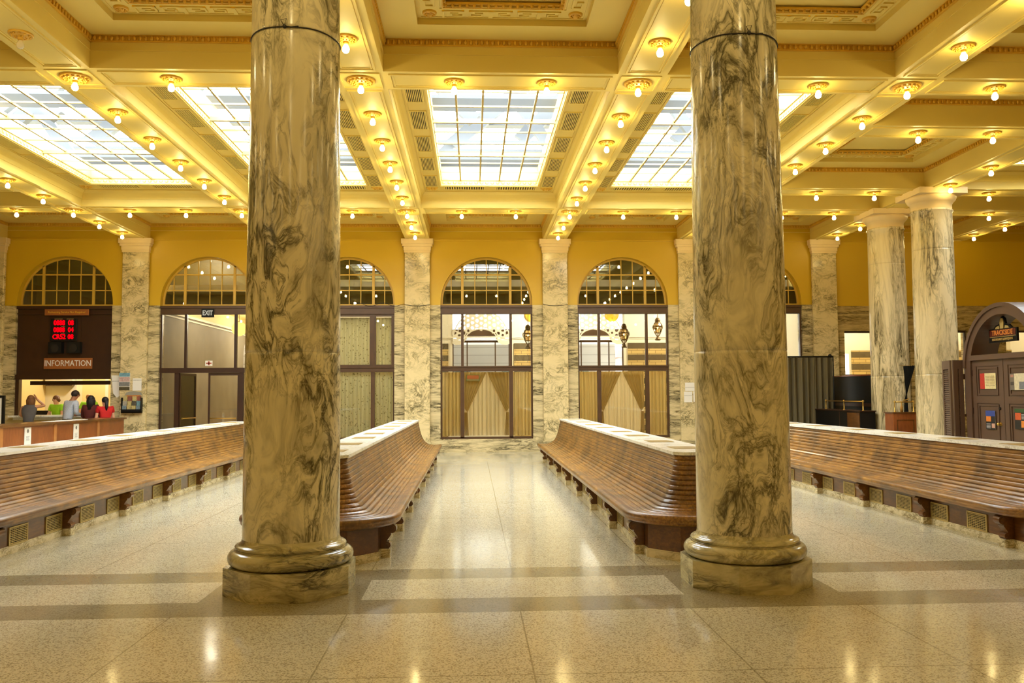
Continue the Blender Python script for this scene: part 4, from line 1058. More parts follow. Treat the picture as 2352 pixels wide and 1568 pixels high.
    for i in range(9): z = 0.104 + i * 0.0185; g.box(x + 0.002, x + 0.009, -0.172, 0.172, z - 0.0042, z + 0.0042)
    for i in range(9): y = -0.152 + i * 0.038; g.box(x + 0.002, x + 0.006, y - 0.0015, y + 0.0015, 0.096, 0.264)
    D['grille'] = g.mesh('brass_grille', ['brass_paint', 'void'])
    return D
BD = bench_meshes(); BMID = 0.5 * (8.2 + YF_B)
def bench(k, label):
    t = thing('station_bench', label, 'bench', (XK(k), BMID, 0), group='double sided slatted benches')
    for key, nm in (('slats', 'slatted_seat'), ('nose', 'seat_edge'), ('end', 'end_panel'), ('base', 'base_panel'), ('plinth', 'marble_plinth'), ('top', 'marble_top'), ('band', 'top_rail')):
        link(nm, BD[key], t, (0, -BMID, 0))
    for y in (9.50, 10.80, 12.30, 13.60, 15.25, 16.60, 18.15, 19.65): link('inset_grille', BD['inset'], t, (0, y - BMID, 0))
    for s in (0, PI):
        for y in BR_Y:
            link('scroll_bracket', BD['bracket'], t, (0, y - BMID, 0), s); link('marble_foot', BD['foot'], t, (0, y - BMID, 0), s)
        for y in BR_Y[:-1]:
            for d in (0.60, 1.375): link('brass_grille', BD['grille'], t, (0, y + d - BMID, 0), s)
    return t
bench(0, 'slatted wooden bench with marble top, behind the left marble column')
bench(1, 'slatted wooden bench with marble top, behind the right marble column')
bench(-1, 'slatted wooden bench at far left, in front of the information desk')
bench(2, 'slatted wooden bench at far right, in front of the kiosk and podium')

# ------------------------------------------------------------------ information desk and its surroundings
t = thing('reception_desk', 'long brown veneered desk behind the far left bench', 'desk', (-9.2, 18.4, 0))
L0, L1 = -4.2, 3.9
MB().box(-0.28, 0.28, L0, L1, 0.08, 1.06).obj('body', 'desk_wood', t)
MB().bbox(-0.34, 0.34, L0 - 0.03, L1 + 0.03, 1.06, 1.10, 0.012).obj('desk_top', 'bench_dark', t)
MB().box(-0.26, 0.26, L0 + 0.02, L1 - 0.02, 0, 0.08).obj('toe_kick', 'black', t)
for y in (-3.9, -1.8, 0.3, 2.4): MB().box(0.28, 0.292, y - 0.06, y + 0.06, 0.08, 1.06).obj('light_strip', 'desk_strip', t)
for (y, h, nm) in ((-0.83, 0.40, 'nearer'), (1.26, 0.48, 'farther')):
    p = thing('notice', 'white notice taped to the front of the brown desk, the %s one' % nm, 'notice', (-8.915, 18.4 + y, 1.03 - h), group='notices on the desk front')
    MB().box(0, 0.003, -0.13, 0.13, 0, h).obj('sheet', 'paper', p)
    m = MB()
    for i in range(5): m.box(0.003, 0.0036, -0.07 + 0.01 * (i % 2), 0.07 - 0.01 * (i % 3), h * 0.55 - i * 0.022, h * 0.55 - i * 0.022 + 0.007)
    m.prism([(0.04 * math.cos(a), h * 0.82 + 0.04 * math.sin(a)) for a in [2 * PI * i / 12 for i in range(12)]], 'x', 0.003, 0.0036)
    m.obj('printing', 'ink', p)
p = thing('paper_stack', 'flat white papers lying on the brown desk top', 'papers', (-9.15, 19.8, 1.10))
m = MB()
for i in range(3): m.box(-0.16 + 0.02 * i, 0.10 + 0.02 * i, -0.9 + 0.55 * i, -0.45 + 0.55 * i, 0, 0.006 + 0.002 * i)
m.obj('sheets', 'paper', p)
b = thing('menu_stand', 'black framed notice stand at the left edge, left of the information window', 'notice stand', (-12.05, 21.9, 0))
m = MB()
for (x0, x1, z0, z1) in ((-0.36, 0.36, 1.62, 1.68), (-0.36, 0.36, 0.78, 0.84), (-0.36, -0.30, 0.84, 1.62), (0.30, 0.36, 0.84, 1.62)): m.box(x0, x1, -0.03, 0.03, z0, z1)
m.obj('frame', 'black', b); MB().box(-0.31, 0.31, -0.012, 0.02, 0.82, 1.64).obj('sheet', 'paper', b)
m = MB()
for i in range(9): m.box(-0.25, 0.10 + 0.05 * (i % 3), -0.015, -0.012, 1.54 - i * 0.075, 1.56 - i * 0.075)
m.obj('printing', 'ink', b)
m = MB(); m.tube([(0, 0, 0.02), (0, 0, 0.8)], 0.02, 8); m.lathe([(0.22, 0), (0.22, 0.015), (0.03, 0.03), (0, 0.03)], 0, 0, 20); m.obj('stand', 'black', b)
yb = WF + 0.075
s = thing('information_sign', 'orange brown board lettered INFORMATION above the counter', 'sign', (-11.25, yb, 2.56))
MB().bbox(-0.66, 0.66, -0.03, 0, -0.15, 0.15, 0.008).obj('board', 'sign_wood', s); text('lettering', 'INFORMATION', 0.235, 'paper', s, (0, -0.034, 0), sx=0.80)
s = thing('notice_board', 'small orange brown board at the top of the dark boarding', 'sign', (-11.28, WF - 0.005, 3.985))
MB().bbox(-0.60, 0.60, -0.03, 0, -0.085, 0.085, 0.006).obj('board', 'sign_wood', s); text('lettering', 'Redeeming Service Not Required', 0.085, 'gold', s, (0, -0.033, 0), sx=0.88)
s = thing('led_display', 'black display with three rows of red digits', 'display', (-11.385, yb, 3.49))
MB().bbox(-0.36, 0.36, -0.05, 0, -0.32, 0.32, 0.01).obj('housing', 'black', s)
for i, (a, b_) in enumerate((('0888', '08'), ('0888', '04'), ('CR52', '08'))):
    z = 0.20 - i * 0.195
    text('digits', a, 0.19, 'led', s, (-0.115, -0.054, z), sx=0.82, bold=0.006); text('digits', b_, 0.19, 'led', s, (0.20, -0.054, z), sx=0.82, bold=0.006)
m = MB(); m.box(-0.25, -0.03, -0.053, -0.05, 0.305, 0.318); m.box(0.08, 0.27, -0.053, -0.05, 0.305, 0.318); m.box(-0.06, 0.04, -0.053, -0.05, 0.10, 0.11); m.box(-0.06, 0.04, -0.053, -0.05, -0.095, -0.085); m.obj('captions', 'inset', s)
for (x, nm) in ((-11.56, 'left'), (-11.06, 'right')):
    s = thing('loudspeaker', 'small black loudspeaker under the red display, %s one' % nm, 'loudspeaker', (x, yb, 3.0), group='loudspeakers over the counter')
    MB().prism([(-0.18, -0.155), (0.18, -0.155), (0.18, 0.155), (-0.18, 0.155)], 'y', -0.16, 0).obj('cabinet', 'black', s)
    MB().prism([(0.11 * math.cos(a), -0.02 + 0.11 * math.sin(a)) for a in [2 * PI * i / 20 for i in range(20)]], 'y', -0.168, -0.16).obj('cone', 'void', s)
a = thing('air_conditioner', 'cream box with dark slot high on the office wall', 'air conditioner', (-12.8, 27.18, 2.0))
MB().bbox(-0.42, 0.42, -0.2, 0, 0.05, 0.42, 0.02).obj('case', 'white_wall', a); MB().box(-0.40, 0.40, -0.19, 0, -0.02, 0.05).obj('slot', 'dark_wood', a)
# papers on the pilaster beside the counter
def poster(x, z, w, h, label, bands, y=PF - 0.004, rot=0.0, cut=0.0):
    p = thing('poster', label, 'poster', (x, y, z), group='papers on the pilasters')
    if cut: pts = [(-w / 2, h / 2), (w / 2, h / 2), (w / 2, -h / 2), (w / 6, -h / 2 - cut), (-w / 4, -h / 2 + cut)]
    else: pts = [(-w / 2, -h / 2), (w / 2, -h / 2), (w / 2, h / 2), (-w / 2, h / 2)]
    MB().prism(pts, 'y', -0.004, 0).obj('sheet', 'paper', p)
    for i, (z0, z1, col) in enumerate(bands):
        MB().box(-w / 2 * 0.96, w / 2 * 0.96, -0.006, -0.004, -h / 2 + h * z0, -h / 2 + h * z1).obj('printed_band', flat('print_%d_%d_%d' % col, col, 0.6, var=0.25, vs=25), p)
    return p
poster(-9.615, 2.045, 0.30, 0.48, 'poster with blue and pink bands on the pilaster beside the counter', [(0.78, 1.0, (112, 160, 178)), (0.5, 0.76, (206, 170, 160)), (0.22, 0.48, (130, 130, 128)), (0.0, 0.2, (86, 76, 48))])
poster(-9.27, 1.965, 0.24, 0.34, 'plain white sheet on the poster pilaster, upper right', [(0.82, 0.88, (180, 176, 166))])
poster(-9.90, 1.94, 0.24, 0.56, 'long hanging white paper at the corner of the information window', [(0.7, 0.73, (186, 182, 172))], WF - 0.035, cut=0.06)
p = thing('brochure_rack', 'dark leaflet rack full of brochures on the poster pilaster', 'brochure rack', (-9.38, PF - 0.004, 1.18))
m = MB(); m.box(-0.27, 0.27, -0.12, 0, 0, 0.03); m.box(-0.27, -0.255, -0.12, 0, 0, 0.42); m.box(0.255, 0.27, -0.12, 0, 0, 0.42); m.box(-0.27, 0.27, -0.015, 0, 0, 0.35); m.box(-0.27, 0.27, -0.12, -0.11, 0.0, 0.10); m.obj('rack', 'black', p)
rn = random.Random(3)
for row in range(3):
    for i in range(4):
        colr = rn.choice([(150, 90, 70), (120, 140, 150), (176, 168, 150), (90, 84, 70), (196, 180, 120), (110, 150, 160)])
        MB().box(-0.245 + i * 0.125, -0.245 + i * 0.125 + 0.11, -0.10 + row * 0.03, -0.085 + row * 0.03, 0.04 + row * 0.12, 0.20 + row * 0.13).obj('brochure', flat('brochure_%d_%d' % (row, i), colr, 0.6, var=0.3, vs=30), p)
s = thing('small_sign', 'small orange and grey sign above the brochure rack', 'sign', (-9.36, PF - 0.004, 1.645))
MB().prism([(-0.24, 0.02), (0.24, 0.02), (0.2, 0.10), (0.0, 0.14), (-0.2, 0.10)], 'y', -0.006, 0).obj('grey_card', flat('grey_card', (150, 146, 132), 0.6), s)
MB().box(-0.19, 0.19, -0.012, -0.004, -0.10, 0.02).obj('orange_card', flat('orange_card', (206, 120, 30), 0.6, var=0.2, vs=20), s)
poster(6.215, 1.81, 0.30, 0.235, 'upper white paper on the pilaster beside the right column', [(0.4, 0.45, (190, 184, 172))])
poster(6.15, 1.52, 0.235, 0.30, 'lower left white paper on the pilaster beside the right column', [(0.6, 0.64, (190, 184, 172))])
poster(6.40, 1.53, 0.2, 0.30, 'lower right white paper on the pilaster beside the right column', [])
cb = thing('cable', 'thin dark cable draped along the marble edge over the window headers', 'cable', (0, PF - 0.012, 4.17))
m = MB()
m.tube([(-3.4 + 0.1 * i, 0.12 * (1 if i < 15 else 0), 0.02 + 0.05 * math.sin(i * 0.9) * (i < 15)) for i in range(16)] + [(-1.88, 0, 0.0), (-1.7, -0.005, -0.03), (-1.5, -0.005, -0.035), (-1.3, -0.005, -0.02), (-1.18, 0, 0.0)], 0.007, 5)
m.tube([(2.02, 0, 0.01), (2.2, -0.005, -0.03), (2.4, -0.005, -0.035), (2.6, -0.005, -0.02), (2.73, 0, 0.01)], 0.007, 5); m.obj('strand', 'wire', cb)

# ------------------------------------------------------------------ right wing: screen, counter, podium, kiosk
t = thing('curtain_screen', 'grey pleated curtain screen on a pole, right of the right marble column', 'curtain', (9.0, 22.8, 0))
m = MB(); sheet(m, -0.95, 0.82, 0.06, 2.58, 0.05, 10, 0, nx=160, nz=10, seed=5); m.obj('cloth', 'grey_cloth', t)
m = MB(); m.tube([(-1.0, 0, 2.60), (0.86, 0, 2.60)], 0.02, 8); m.tube([(0.86, 0, 0.01), (0.86, 0, 2.62)], 0.02, 8); m.tube([(-1.0, 0, 0.01), (-1.0, 0, 2.62)], 0.02, 8); m.ball((0.80, 0.05, 2.63), 0.05, 10, 8); m.obj('pole_frame', 'black', t)
t = thing('black_partition', 'tall glossy black panel between the corner pilaster and the far column', 'partition', (10.16, 22.2, 0))
MB().box(-0.04, 0.04, -1.38, 1.50, 0, 2.05).obj('panel', 'black', t); MB().bbox(-0.055, 0.055, -1.38, 1.50, 2.05, 2.085, 0.01).obj('top_edge', 'desk_wood', t)
MB().box(-0.07, -0.04, -1.38, 1.50, 1.26, 1.34).obj('rail', 'dark_wood', t)
t = thing('host_counter', 'low black counter with brass rail, in front of the black panel', 'counter', (9.47, 21.3, 0))
MB().box(-0.17, 0.20, -1.25, 1.40, 0, 1.16).obj('body', 'black', t); MB().bbox(-0.19, 0.22, -1.27, 1.42, 1.16, 1.185, 0.008).obj('counter_top', 'dark_wood', t)
MB().box(-0.18, -0.17, -1.22, -0.55, 0.05, 1.13).obj('wood_panel', 'bench_dark', t); MB().box(-0.176, -0.17, -0.1, -0.085, 0.05, 1.15).obj('seam', 'brown_wood', t)
def rail(par, pts, h, z0):
    for (x, y) in pts:
        m = MB(); m.lathe([(0.028, z0), (0.03, z0 + 0.012), (0.014, z0 + 0.02), (0.013, z0 + h - 0.02), (0.022, z0 + h - 0.01), (0.026, z0 + h + 0.005), (0.018, z0 + h + 0.025), (0, z0 + h + 0.03)], x, y, 12); m.obj('rail_post', 'brass', par)
    a, b = pts[0], pts[-1]; MB().tube([(a[0], a[1], z0 + h - 0.005), (b[0], b[1], z0 + h - 0.005)], 0.014, 8).obj('rail_bar', 'brass', par)
rail(t, [(-0.05, 1.0), (-0.05, -0.1), (-0.05, -1.15)], 0.225, 1.185)
t = thing('podium', 'brown wooden podium with a brass rail between the two far columns', 'podium', (9.87, 19.22, 0))
MB().bbox(-0.28, 0.28, -0.20, 0.20, 0, 1.14, 0.01).obj('body', 'desk_wood', t); MB().bbox(-0.30, 0.30, -0.22, 0.22, 1.14, 1.17, 0.01).obj('top', 'bench_dark', t)
m = MB(); frame_strips(m, -0.2, 0.2, -0.1, 0.1, 0, 0.01, 0.01); m = MB()
for (x0, x1, z0, z1) in ((-0.20, 0.20, 0.98, 1.0), (-0.20, 0.20, 0.15, 0.17), (-0.20, -0.18, 0.17, 0.98), (0.18, 0.20, 0.17, 0.98)): m.box(x0, x1, -0.21, -0.20, z0, z1)
m.obj('panel_moulding', 'bench_dark', t)
rail(t, [(-0.20, -0.12), (0.24, -0.12)], 0.235, 1.17)
t = thing('hand_bottle', 'small amber bottle on the podium', 'bottle', (9.88, 19.20, 1.17)); MB().lathe([(0, 0), (0.03, 0), (0.03, 0.12), (0.012, 0.15), (0.012, 0.19), (0, 0.19)], 0, 0, 14).obj('body', flat('amber_plastic', (196, 148, 70), 0.3), t)
MB().lathe([(0.014, 0.19), (0.014, 0.22), (0, 0.22)], 0, 0, 10).obj('cap', 'brass', t)
def drape(name, label, ya, yb, yt):
    t = thing(name, label, 'drape', (10.2, yt, 0), group='black drapes between the columns')
    v = []; f = []; n, nz = 40, 14
    for j in range(nz + 1):
        w = j / nz
        for i in range(n + 1):
            u = i / n; e = w if w < 1 else 1
            y = (ya + (yb - ya) * u) * (1 - e) + (yt + (u - 0.5) * 0.10) * e - yt
            v.append((0.025 * math.sin(2 * PI * 6 * u) * (1 - 0.5 * e), y, 2.24 - 0.79 * w))
    for j in range(5):
        w = j / 4
        for i in range(n + 1):
            u = i / n; v.append((0.018 * math.sin(2 * PI * 6 * u), (u - 0.5) * (0.10 + 0.08 * w), 1.45 - 0.35 * w))
    for j in range(nz + 5):
        for i in range(n): a = j * (n + 1) + i; f.append((a, a + 1, a + n + 2, a + n + 1))
    MB().add(v, f, 0, True).obj('cloth', 'black_cloth', t)
    MB().tube([(0.06 * math.cos(a), 0.075 * math.sin(a), 1.45 + 0.02 * math.cos(a)) for a in [2 * PI * i / 16 for i in range(16)]], 0.012, 6, 0, True).obj('gold_cord', 'brass', t)
drape('black_drape', 'black drape tied with a gold cord, left one between the far columns', 19.68, 19.12, 19.60)
drape('black_drape', 'black drape edge showing beside the nearer far column', 19.02, 18.72, 18.80)
o = MB().tube([(10.2, 19.87, 2.26), (10.2, 19.3, 2.235), (10.2, 18.64, 2.26)], 0.006, 6).obj('drape_cord', 'brass'); tag(o, 'thin cord carrying the black drapes between the far columns', 'cord')

K = thing('arched_kiosk', 'mauve brown arched kiosk with double doors, far right', 'kiosk', (10.0, 16.82, 0), -PI / 2)
CX, RO = 1.19, 1.19
m = MB()
for x in (0.0, 2.19): m.box(x, x + 0.19, 0, 0.55, 0, 2.10)
for i in range(32):
    a, b = PI * i / 32, PI * (i + 1) / 32; ri = RO - 0.19
    m.prism([(CX + ri * math.cos(a), 2.10 + ri * math.sin(a)), (CX + RO * math.cos(a), 2.10 + RO * math.sin(a)), (CX + RO * math.cos(b), 2.10 + RO * math.sin(b)), (CX + ri * math.cos(b), 2.10 + ri * math.sin(b))], 'y', 0, 0.55)
m.obj('arch_frame', 'kiosk', K)
m = MB()
for i in range(32):
    a, b = PI * i / 32, PI * (i + 1) / 32; r0, r1 = RO - 0.05, RO + 0.03
    m.prism([(CX + r0 * math.cos(a), 2.10 + r0 * math.sin(a)), (CX + r1 * math.cos(a), 2.10 + r1 * math.sin(a)), (CX + r1 * math.cos(b), 2.10 + r1 * math.sin(b)), (CX + r0 * math.cos(b), 2.10 + r0 * math.sin(b))], 'y', -0.03, 0.58)
m.obj('arch_moulding', 'kiosk', K)
m = MB(); m.bbox(0.17, 2.21, -0.03, 0.30, 2.25, 2.35, 0.02); m.obj('header', 'kiosk', K)
def kdoor(x0, x1, knob, posts):
    d = MB(); d.box(x0, x1, 0.05, 0.09, 0.02, 2.25)
    for (z0, z1) in ((1.56, 2.10), (0.20, 1.38)):
        for (a, b, c, e) in ((x0 + 0.17, x1 - 0.17, z0, z0 + 0.03), (x0 + 0.17, x1 - 0.17, z1 - 0.03, z1), (x0 + 0.17, x0 + 0.20, z0 + 0.03, z1 - 0.03), (x1 - 0.20, x1 - 0.17, z0 + 0.03, z1 - 0.03)): d.box(a, b, 0.032, 0.05, c, e)
    for (a, b, c, e) in ((x0 + 0.13, x1 - 0.13, 2.13, 2.25), (x0 + 0.13, x1 - 0.13, 1.40, 1.54), (x0, x0 + 0.13, 0.02, 2.25), (x1 - 0.13, x1, 0.02, 2.25)): d.box(a, b, 0.035, 0.05, c, e)
    o = d.obj('door', 'kiosk', K)
    h = MB()
    for z in (0.35, 1.25, 2.0): h.box(x0 - 0.012 if knob > x0 + 0.3 else x1 - 0.008, x0 + 0.008 if knob > x0 + 0.3 else x1 + 0.012, 0.02, 0.05, z - 0.06, z + 0.06)
    h.obj('hinge', 'dark_wood', o)
    if posts:
        k = MB(); k.ball((knob, -0.015, 1.01), 0.032, 12, 8); k.tube([(knob, 0.035, 1.01), (knob, -0.01, 1.01)], 0.012, 8); k.prism([(knob + 0.035 * math.cos(a), 1.01 + 0.035 * math.sin(a)) for a in [2 * PI * i / 16 for i in range(16)]], 'y', 0.026, 0.035); k.obj('door_knob', 'brass', o)
        k = MB().prism([(knob + 0.028 * math.cos(a), 1.307 + 0.028 * math.sin(a)) for a in [2 * PI * i / 16 for i in range(16)]], 'y', 0.015, 0.035); k.obj('door_lock', 'black', o)
    return o
kdoor(0.195, 1.183, 1.06, True); kdoor(1.197, 2.185, 1.30, False)
def kposter(x0, x1, z0, z1, label, bits):
    p = thing('door_poster', label, 'poster', (10.03, 16.82 - (x0 + x1) / 2, (z0 + z1) / 2), -PI / 2, group='posters on the kiosk doors')
    w, h = (x1 - x0) / 2, (z1 - z0) / 2
    MB().box(-w, w, -0.004, 0, -h, h).obj('sheet', 'paper', p)
    for i, (a, b, c, e, col, nm) in enumerate(bits):
        MB().box(-w + 2 * w * a, -w + 2 * w * b, -0.005 - 0.0007 * i, -0.004, -h + 2 * h * c, -h + 2 * h * e).obj(nm, flat('poster_%s_%d_%d_%d' % (nm, *col), col, 0.5, var=0.15, vs=30), p)
    return p
lines = lambda a, b, n, col: [(a, b, 0.12 + 0.78 * i / n, 0.12 + 0.78 * i / n + 0.03, col, 'text_line') for i in range(n)]
kposter(0.46, 0.965, 1.683, 1.985, 'cream menu poster with a red left edge on the left kiosk door', [(0, 0.3, 0, 1, (196, 52, 40), 'red_band'), (0.3, 1, 0, 1, (232, 216, 160), 'cream_panel')] + [(0.36, 0.6, 0.2 + 0.1 * i, 0.23 + 0.1 * i, (170, 150, 110), 'text_line') for i in range(7)] + [(0.66, 0.92, 0.2 + 0.1 * i, 0.23 + 0.1 * i, (170, 150, 110), 'text_line') for i in range(7)])
kposter(1.393, 1.93, 1.655, 1.96, 'pale poster with small photos on the right kiosk door', [(0, 0.24, 0, 1, (120, 112, 100), 'photo_strip'), (0.24, 1, 0, 1, (224, 214, 180), 'cream_panel'), (0.5, 0.9, 0.05, 0.5, (120, 124, 132), 'photo'), (0.04, 0.2, 0.78, 0.94, (180, 130, 110), 'photo'), (0.04, 0.2, 0.3, 0.5, (70, 66, 60), 'photo')])
kposter(0.60, 0.90, 0.90, 1.26, 'dark poster with blue top and orange food photo on the left kiosk door', [(0, 1, 0, 1, (34, 32, 34), 'black_panel'), (0, 1, 0.7, 1, (50, 72, 150), 'blue_panel'), (0.05, 0.55, 0.42, 0.70, (222, 128, 44), 'food_photo'), (0.62, 0.95, 0.08, 0.32, (206, 160, 140), 'food_photo')] + [(0.08, 0.5, 0.06 + 0.07 * i, 0.09 + 0.07 * i, (200, 200, 200), 'text_line') for i in range(4)])
kposter(1.49, 1.86, 0.94, 1.31, 'dark poster with green top and food photos on the right kiosk door', [(0, 1, 0, 1, (34, 32, 30), 'black_panel'), (0, 1, 0.82, 1, (50, 84, 44), 'green_panel'), (0.04, 0.5, 0.45, 0.80, (206, 92, 44), 'food_photo'), (0.5, 1.0, 0.08, 0.42, (228, 140, 56), 'food_photo')] + [(0.55, 0.92, 0.5 + 0.07 * i, 0.53 + 0.07 * i, (200, 200, 200), 'text_line') for i in range(4)])
s = thing('kiosk_sign', 'dark hanging sign lettered TRACKSIDE inside the kiosk arch', 'sign', (10.2, 15.86, 2.71), -PI / 2 + 0.0)
MB().prism([(-0.43, -0.13), (0.43, -0.13), (0.43, 0.13), (0.28, 0.14), (0.20, 0.20), (0.10, 0.22), (0.06, 0.33), (0.0, 0.37), (-0.06, 0.33), (-0.10, 0.22), (-0.20, 0.20), (-0.28, 0.14), (-0.43, 0.13)], 'y', 0, 0.04).obj('board', 'black', s)
MB().box(-0.40, 0.40, -0.006, 0, -0.01, 0.115).obj('red_panel', flat('maroon_panel', (96, 34, 18), 0.5), s)
MB().box(-0.40, 0.40, -0.006, 0, -0.028, -0.018).obj('gold_line', 'brass_paint', s)
m = MB(); m.prism([(-0.05, 0.13), (0.05, 0.13), (0.06, 0.25), (0.03, 0.33), (-0.03, 0.33), (-0.06, 0.25)], 'y', -0.015, 0); m.prism([(-0.22, 0.13), (-0.08, 0.13), (-0.1, 0.19), (-0.18, 0.17)], 'y', -0.01, 0); m.prism([(0.22, 0.13), (0.08, 0.13), (0.1, 0.19), (0.18, 0.17)], 'y', -0.01, 0); m.obj('crest', 'inset', s)
text('lettering', 'TRACKSIDE', 0.135, flat('orange_letters', (226, 140, 60), 0.5), s, (0, -0.008, 0.052), sx=0.92, bold=0.002)
text('lettering', 'RESTAURANT & BANQUETS', 0.062, flat('tan_letters', (190, 160, 96), 0.5), s, (0, -0.008, -0.075), sx=0.82, bold=0.001)
MB().tube([(0, 0.02, 0.36), (0, 0.02, 0.42)], 0.008, 6).obj('hanger', 'black', s)
sh = thing('folding_shutter', 'mauve brown louvred folding shutter left of the arched kiosk', 'shutter', (9.9, 17.2, 0))
def shutter(x0, y0, x1, y1):
    L = math.hypot(x1 - x0, y1 - y0); ang = math.atan2(y1 - y0, x1 - x0); m = MB()
    for (a, b, c, e) in ((0, 0.09, 0, 2.27), (L - 0.09, L, 0, 2.27), (0.09, L - 0.09, 0, 0.2), (0.09, L - 0.09, 2.09, 2.27)): m.box(a, b, -0.02, 0.02, c, e)
    n = 44
    for i in range(n): z = 0.2 + (i + 0.5) * 1.89 / n; m.prism([(-0.016, z - 0.018), (-0.010, z - 0.022), (0.016, z + 0.018), (0.010, z + 0.022)], 'x', 0.09, L - 0.09)
    o = m.obj('louvred_leaf', 'kiosk', sh, (x0 - 9.9, y0 - 17.2, 0)); o.rotation_euler = (0, 0, ang)
shutter(9.9, 17.45, 9.76, 16.915); shutter(9.775, 16.87, 9.98, 16.87)
#@@PART5
# ------------------------------------------------------------------ people at the information counter
def skin_obj(name, verts, edges, radii, mat, parent, root=0, sub=1):
    me = bpy.data.meshes.new(name); me.from_pydata(verts, edges, [])
    o = bpy.data.objects.new(name, me); COL.objects.link(o)
    sm = o.modifiers.new('s', 'SKIN'); sm.use_smooth_shade = True
    sd = o.modifiers.new('d', 'SUBSURF'); sd.levels = sub; sd.render_levels = sub
    for i, v in enumerate(me.skin_vertices[0].data):
        r = radii[i]; v.radius = r if isinstance(r, tuple) else (r, r); v.use_root = (i == root)
    dg = bpy.context.evaluated_depsgraph_get(); dg.update()
    m2 = bpy.data.meshes.new_from_object(o.evaluated_get(dg)); bpy.data.objects.remove(o)
    m2.materials.clear(); m2.materials.append(M[mat] if isinstance(mat, str) else mat)
    for p in m2.polygons: p.use_smooth = True
    return link(name, m2, parent)
def person(label, loc, rz, h, lean, arms, shirt, trousers, hair, hairlen, head=(0, 0.02), wide=1.0, skin=(206, 150, 112), sleeve=1.0, seat=False, ponytail=False):
    t = thing('person', label, 'person', loc, rz)
    sk = flat('skin_%d_%d_%d' % skin, skin, 0.5, var=0.03)
    ly = lambda z: lean * max(0, z - 0.53 * h)
    J = {'pel': (0, 0, .53 * h), 'waist': (0, ly(.62 * h), .62 * h), 'chest': (0, ly(.755 * h), .755 * h), 'neck': (0, ly(.84 * h), .84 * h)}
    hx, hy = head
    J['hb'] = (hx * .4, ly(.87 * h) + hy * .6, .872 * h); J['hm'] = (hx, ly(.93 * h) + hy, .925 * h); J['ht'] = (hx * 1.1, ly(.97 * h) + hy * 1.0, .972 * h)
    names = ['pel', 'waist', 'chest', 'neck', 'hb', 'hm', 'ht']; E = [(0, 1), (1, 2), (2, 3), (3, 4), (4, 5), (5, 6)]
    V = [J[n] for n in names]; w = wide
    R = [(.085 * h * w, .062 * h), (.070 * h * w, .055 * h), (.092 * h * w, .060 * h), (.030 * h, .030 * h), (.040 * h, .044 * h), (.050 * h, .058 * h), (.038 * h, .046 * h)]
    sh_i = {}; arm_i = {}
    for s in (-1, 1):
        S0 = (s * .105 * h * w, ly(.815 * h), .815 * h); V.append(S0); i0 = len(V) - 1; R.append(.034 * h); E.append((2, i0)); sh_i[s] = i0
        el, wr, fd = arms[s]
        V.append(el); R.append(.025 * h); E.append((i0, i0 + 1)); V.append(wr); R.append(.017 * h); E.append((i0 + 1, i0 + 2)); arm_i[s] = (i0, i0 + 1, i0 + 2)
        f = Vector(fd).normalized(); pa = Vector(wr) + f * .045 * h
        V.append(tuple(pa)); R.append((.020 * h, .012 * h)); E.append((i0 + 2, i0 + 3)); ip = i0 + 3
        side = f.cross(Vector((0, 0, 1))); side = side.normalized() if side.length > .1 else Vector((1, 0, 0))
        for q, (o, L) in enumerate(((-.016, .040), (-.006, .048), (.005, .046), (.015, .038))):
            a = pa + side * o * h + f * .018 * h; b = a + f * L * h * .55; c = b + f * L * h * .4 + Vector((0, 0, -.012 * h))
            n = len(V); V += [tuple(a), tuple(b), tuple(c)]; R += [.0055 * h, .005 * h, .004 * h]; E += [(ip, n), (n, n + 1), (n + 1, n + 2)]
        a = Vector(wr) + f * .018 * h - side * .022 * h * s; b = a + f * .022 * h - side * .010 * h * s
        n = len(V); V += [tuple(a), tuple(b)]; R += [.006 * h, .005 * h]; E += [(i0 + 2, n), (n, n + 1)]
    leg = {}
    for s in (-1, 1):
        n = len(V)
        if seat: pts = [(s * .055 * h, .02, .50 * h), (s * .06 * h, .24 * h, .47 * h), (s * .06 * h, .24 * h, .05 * h), (s * .06 * h, .32 * h, .02 * h)]
        else: pts = [(s * .052 * h, 0, .49 * h), (s * .056 * h, .012 * h, .28 * h), (s * .056 * h, -.008 * h, .045 * h), (s * .062 * h, .075 * h, .018 * h)]
        V += pts; R += [.052 * h, .036 * h, .024 * h, (.024 * h, .016 * h)]; E += [(0, n), (n, n + 1), (n + 1, n + 2), (n + 2, n + 3)]; leg[s] = n
    RB = list(R)
    for i in (0, 1, 2): RB[i] = (R[i][0] * .80, R[i][1] * .78)
    for s in (-1, 1): RB[sh_i[s]] = R[sh_i[s]] * .80
    skin_obj('body', V, E, RB, sk, t)
    g = lambda r, k: (r[0] * k + .007, r[1] * k + .007) if isinstance(r, tuple) else r * k + .007
    tv = [V[0], V[1], V[2]] + [V[sh_i[-1]], V[sh_i[1]]]; trr = [g(R[0], 1.05), g(R[1], 1.08), g(R[2], 1.06), g(R[sh_i[-1]], 1.3), g(R[sh_i[1]], 1.3)]; te = [(0, 1), (1, 2), (2, 3), (2, 4)]
    tv.append(tuple(Vector(V[2]).lerp(Vector(V[3]), .80))); trr.append((.044 * h, .040 * h)); te.append((2, 5))
    for q, s in ((3, -1), (4, 1)):
        i0, i1, i2 = arm_i[s]; n = len(tv)
        if sleeve >= 1.0: tv += [V[i1], tuple(Vector(V[i1]).lerp(Vector(V[i2]), .85))]; trr += [g(R[i1], 1.15), g(R[i2], 1.15)]; te += [(q, n), (n, n + 1)]
        elif sleeve > 0: tv += [tuple(Vector(V[i0]).lerp(Vector(V[i1]), sleeve))]; trr += [g(R[i1], 1.25)]; te += [(q, n)]
